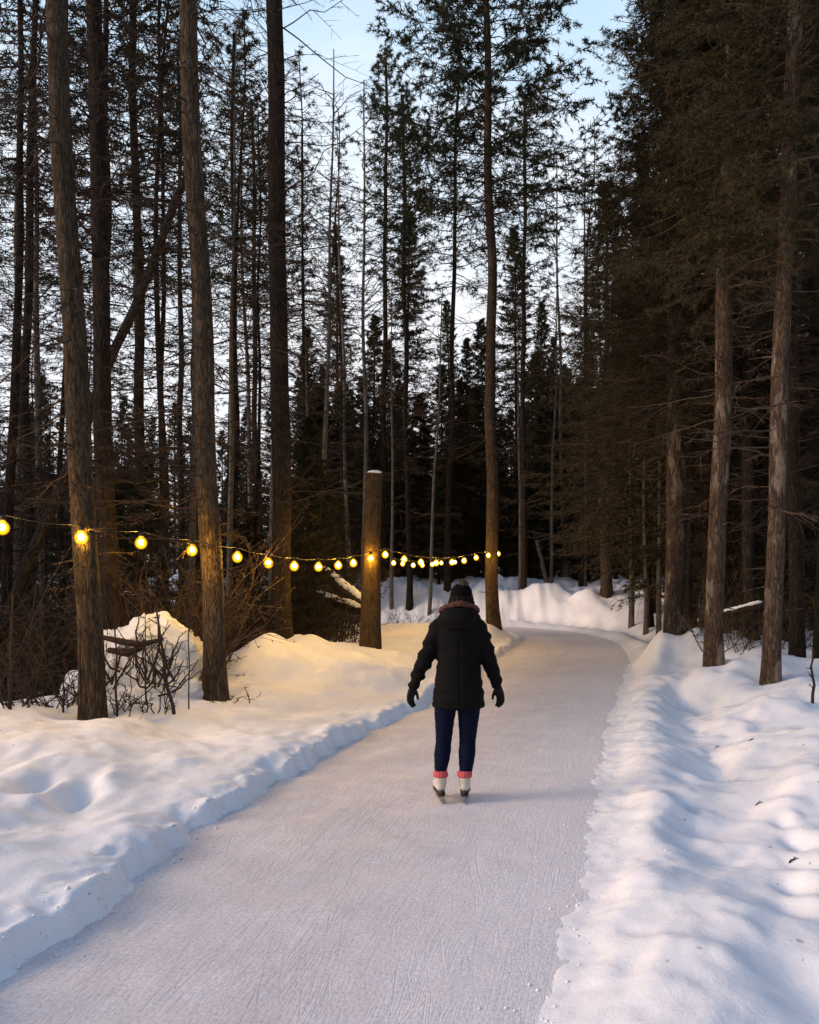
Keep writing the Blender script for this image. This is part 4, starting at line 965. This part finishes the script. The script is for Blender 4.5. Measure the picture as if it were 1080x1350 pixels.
    hd=MB(); ell(hd,[(0,-.06,1.33,.03,.02),(0,-.085,1.36,.085,.045),(.0,-.085,1.42,.125,.062),(.003,-.07,1.47,.135,.07),(.005,-.04,1.52,.12,.07)],20); remeshed(hd,'hood',M_JACKET,body,.009,4)
    # leggings
    lb=MB(); chain(lb,LEGL,18,16,.007); chain(lb,LEGR,18,16,.007); ell(lb,[(0,-.03,.80,.15,.115),(0,-.03,.86,.168,.122),(0,-.02,.95,.15,.11)])
    remeshed(lb,'leggings',M_LEG,body,.008,3,lambda co:.0025*fbm(co[:,0]*12,co[:,2]*30,2))
    # hat, pompom, hair
    hb=MB(); ell(hb,[(H.x,H.y-.004,H.z+.0,.088,.108),(H.x,H.y-.004,H.z+.03,.090,.110),(H.x,H.y-.006,H.z+.035,.086,.106),(H.x,H.y-.008,H.z+.07,.080,.099),(H.x,H.y-.010,H.z+.10,.060,.075),(H.x,H.y-.012,H.z+.118,.03,.036)],24)
    hat=remeshed(hb,'knit_hat',M_HAT,body,.006,2,lambda co:.0025*np.sin(np.arctan2(co[:,1]-H.y,co[:,0]-H.x)*26))
    pb=MB(); rg=np.random.default_rng(6); blob(pb,(H.x+.012,H.y-.035,H.z+.112),.036,rg,.9,16,12); n=900; u=unit(rg,n); bs=u*.029+np.array([H.x+.012,H.y-.035,H.z+.112]); s=nrm(np.cross(u,unit(rg,n)))*.0025; pb.add(np.stack([bs-s,bs+s,bs+u*.018+rg.normal(0,.003,(n,3))],1).reshape(-1,3),np.arange(3*n).reshape(-1,3)); pb.obj('pompom',M_POM,hat)
    hr=MB(); rg=np.random.default_rng(7); n=60
    a=rg.uniform(R(180+10),R(360-10),n); base=np.stack([H.x+np.cos(a)*.078,H.y-.004+np.sin(a)*.096,np.full(n,H.z+.012)],-1)
    dd=nrm(np.stack([np.cos(a)*.35-.12,np.sin(a)*.30,-np.ones(n)],-1)); C=curves(base,dd,rg.uniform(.05,.075,n),np.zeros(n),np.zeros(n),6,rg,.2); tubes(hr,C,np.linspace(.016,.006,6)[None].repeat(n,0),7); hr.obj('hair',M_HAIR,body)
    for w,dv,s in ((WL,DL,-1),(WR,DR,1)):
        gb=MB(); hand(gb,w,dv,s,.0025); w=Vector(w); dn=Vector(dv).normalized(); chain(gb,[(*(w-dn*.05),.028),(*w,.024),(*(w+dn*.03),.022)],6,12); remeshed(gb,'glove',M_GLOVE,body,.0045,2)
    # skates
    for x,yaw in ((-.150,R(9)),(.048,R(-7))):
        sk=empty('ice_skate'); sk.parent=body; sk.location=(x,-.01,0); sk.rotation_euler=(0,0,yaw)
        b=MB(); chain(b,[(0,-.03,.205,.050),(0,-.032,.16,.047),(0,-.02,.125,.046)],8,16); chain(b,[(0,-.045,.118,.040),(0,.03,.122,.043),(0,.10,.112,.040),(0,.155,.103,.030)],10,16); remeshed(b,'boot',M_BOOT,sk,.006,3)
        s=MB(); ell(s,[(0,.045,.062,.030,.125),(0,.045,.070,.040,.140),(0,.045,.084,.041,.142),(0,.045,.090,.036,.136)],24); ell(s,[(0,-.058,.044,.022,.030),(0,-.056,.052,.030,.038),(0,-.054,.075,.033,.042)],16); s.obj('sole',M_SOLE,sk)
        bl=MB()
        prof=[(-.13,.012),(-.12,.0),(.16,.0),(.185,.012),(.19,.03),(.17,.032),(.16,.020),(-.10,.018),(-.13,.020)]
        n=len(prof); V=np.array([(-.002,y,z) for y,z in prof]+[(.002,y,z) for y,z in prof]); 
        bm=bmesh.new(); vs=[bm.verts.new(v) for v in V]; bm.faces.new(vs[:n]); bm.faces.new(vs[n:][::-1])
        for i in range(n): bm.faces.new((vs[i],vs[i+n],vs[(i+1)%n+n],vs[(i+1)%n]))
        for y0 in (-.075,.10):
            r=bmesh.ops.create_cube(bm,size=1,matrix=Matrix.Translation((0,y0,.036))@Matrix.Diagonal((.012,.045,.040,1)))
        bmesh.ops.recalc_face_normals(bm,faces=bm.faces); me=bpy.data.meshes.new('blade'); bm.to_mesh(me); bm.free(); link('blade',me,M_STEEL,sk)
        c=MB(); ell(c,[(0,-.032,.190,.050,.052),(0,-.032,.195,.057,.058),(0,-.032,.212,.058,.059),(0,-.031,.230,.054,.055),(0,-.030,.238,.046,.048)],20); remeshed(c,'sock_cuff',M_SOCK,sk,.006,2,lambda co:.003*np.sin(np.arctan2(co[:,1]+.03,co[:,0])*18))
        lc=MB()
        for k in range(5):
            yy=.03+k*.018; zz=.158-.002*k-k*.006; tubes(lc,np.array([(-.03,yy,zz-.008),(0,yy+.012,zz+.004),(.03,yy,zz-.008)]),np.full(3,.0035),6)
        lc.obj('laces',M_BOOT,sk)
skater()

# ------------------------------------------------------------------ world, sun, camera
SUN_EL, SUN_AZ = R(19), R(-100)   # sun stands to the left, a little behind the camera (azimuth from +Y, clockwise)
W=bpy.data.worlds.new('World'); S.world=W; W.use_nodes=True; nt=W.node_tree; bg=nt.nodes['Background']
sky=nt.nodes.new('ShaderNodeTexSky'); sky.sky_type='NISHITA'; sky.sun_disc=False; sky.sun_elevation=SUN_EL; sky.sun_rotation=SUN_AZ; sky.air_density=1.0; sky.dust_density=1.2; sky.ozone_density=1.5
tc=nt.nodes.new('ShaderNodeTexCoord'); mp=nt.nodes.new('ShaderNodeMapping'); mp.inputs['Scale'].default_value=(1,1,2.6); nt.links.new(tc.outputs['Generated'],mp.inputs['Vector'])
cl=noise(nt,mp.outputs[0],2.3,6,.55); cf=ramp(nt,cl,[(.42,(0,0,0)),(.68,(1,1,1))]).outputs[0]
sx=nt.nodes.new('ShaderNodeSeparateXYZ'); nt.links.new(tc.outputs['Generated'],sx.inputs[0])
veil=ramp(nt,sx.outputs['Z'],[(.0,(8.6,8.1,8.2)),(.30,(8.2,8.6,9.2)),(.55,(5.6,7.6,9.6)),(.74,(1.8,3.1,5.8)),(1,(.9,1.8,4.0))]).outputs[0]
c=mixc(nt,.82,sky.outputs[0],veil)                                    # thin high cloud veil over the blue
lowf=ramp(nt,sx.outputs['Z'],[(.5,(1,1,1)),(.8,(.15,.15,.15))]).outputs[0]
c=mixc(nt,mathn(nt,'MULTIPLY',mathn(nt,'MULTIPLY',cf,lowf),.75),c,(9.0,8.9,9.1)); nt.links.new(c,bg.inputs['Color']); bg.inputs['Strength'].default_value=.1
L=bpy.data.lights.new('sun','SUN'); L.energy=2.4; L.angle=R(24); L.color=(1,.73,.57); lo=bpy.data.objects.new('sun',L); COL.objects.link(lo)
sd=Vector((math.sin(SUN_AZ)*math.cos(SUN_EL),math.cos(SUN_AZ)*math.cos(SUN_EL),math.sin(SUN_EL)))
lo.rotation_euler=sd.to_track_quat('Z','Y').to_euler(); lo.location=(-20,-5,20)
cam=bpy.data.cameras.new('camera'); co=bpy.data.objects.new('camera',cam); COL.objects.link(co); S.camera=co
co.location=(0,0,CAM_H); co.rotation_euler=(R(90),0,0); cam.sensor_fit='HORIZONTAL'; cam.sensor_width=36; cam.lens=36*FOC/1080; cam.shift_y=(HOR-675)/1080; cam.clip_end=500; cam.clip_start=.05
S.view_settings.view_transform='Standard'; S.view_settings.look='None'; S.view_settings.exposure=.38; S.view_settings.gamma=1
S.cycles.use_denoising=True; S.cycles.max_bounces=6; S.cycles.diffuse_bounces=3; S.cycles.transparent_max_bounces=12; S.cycles.sample_clamp_indirect=4
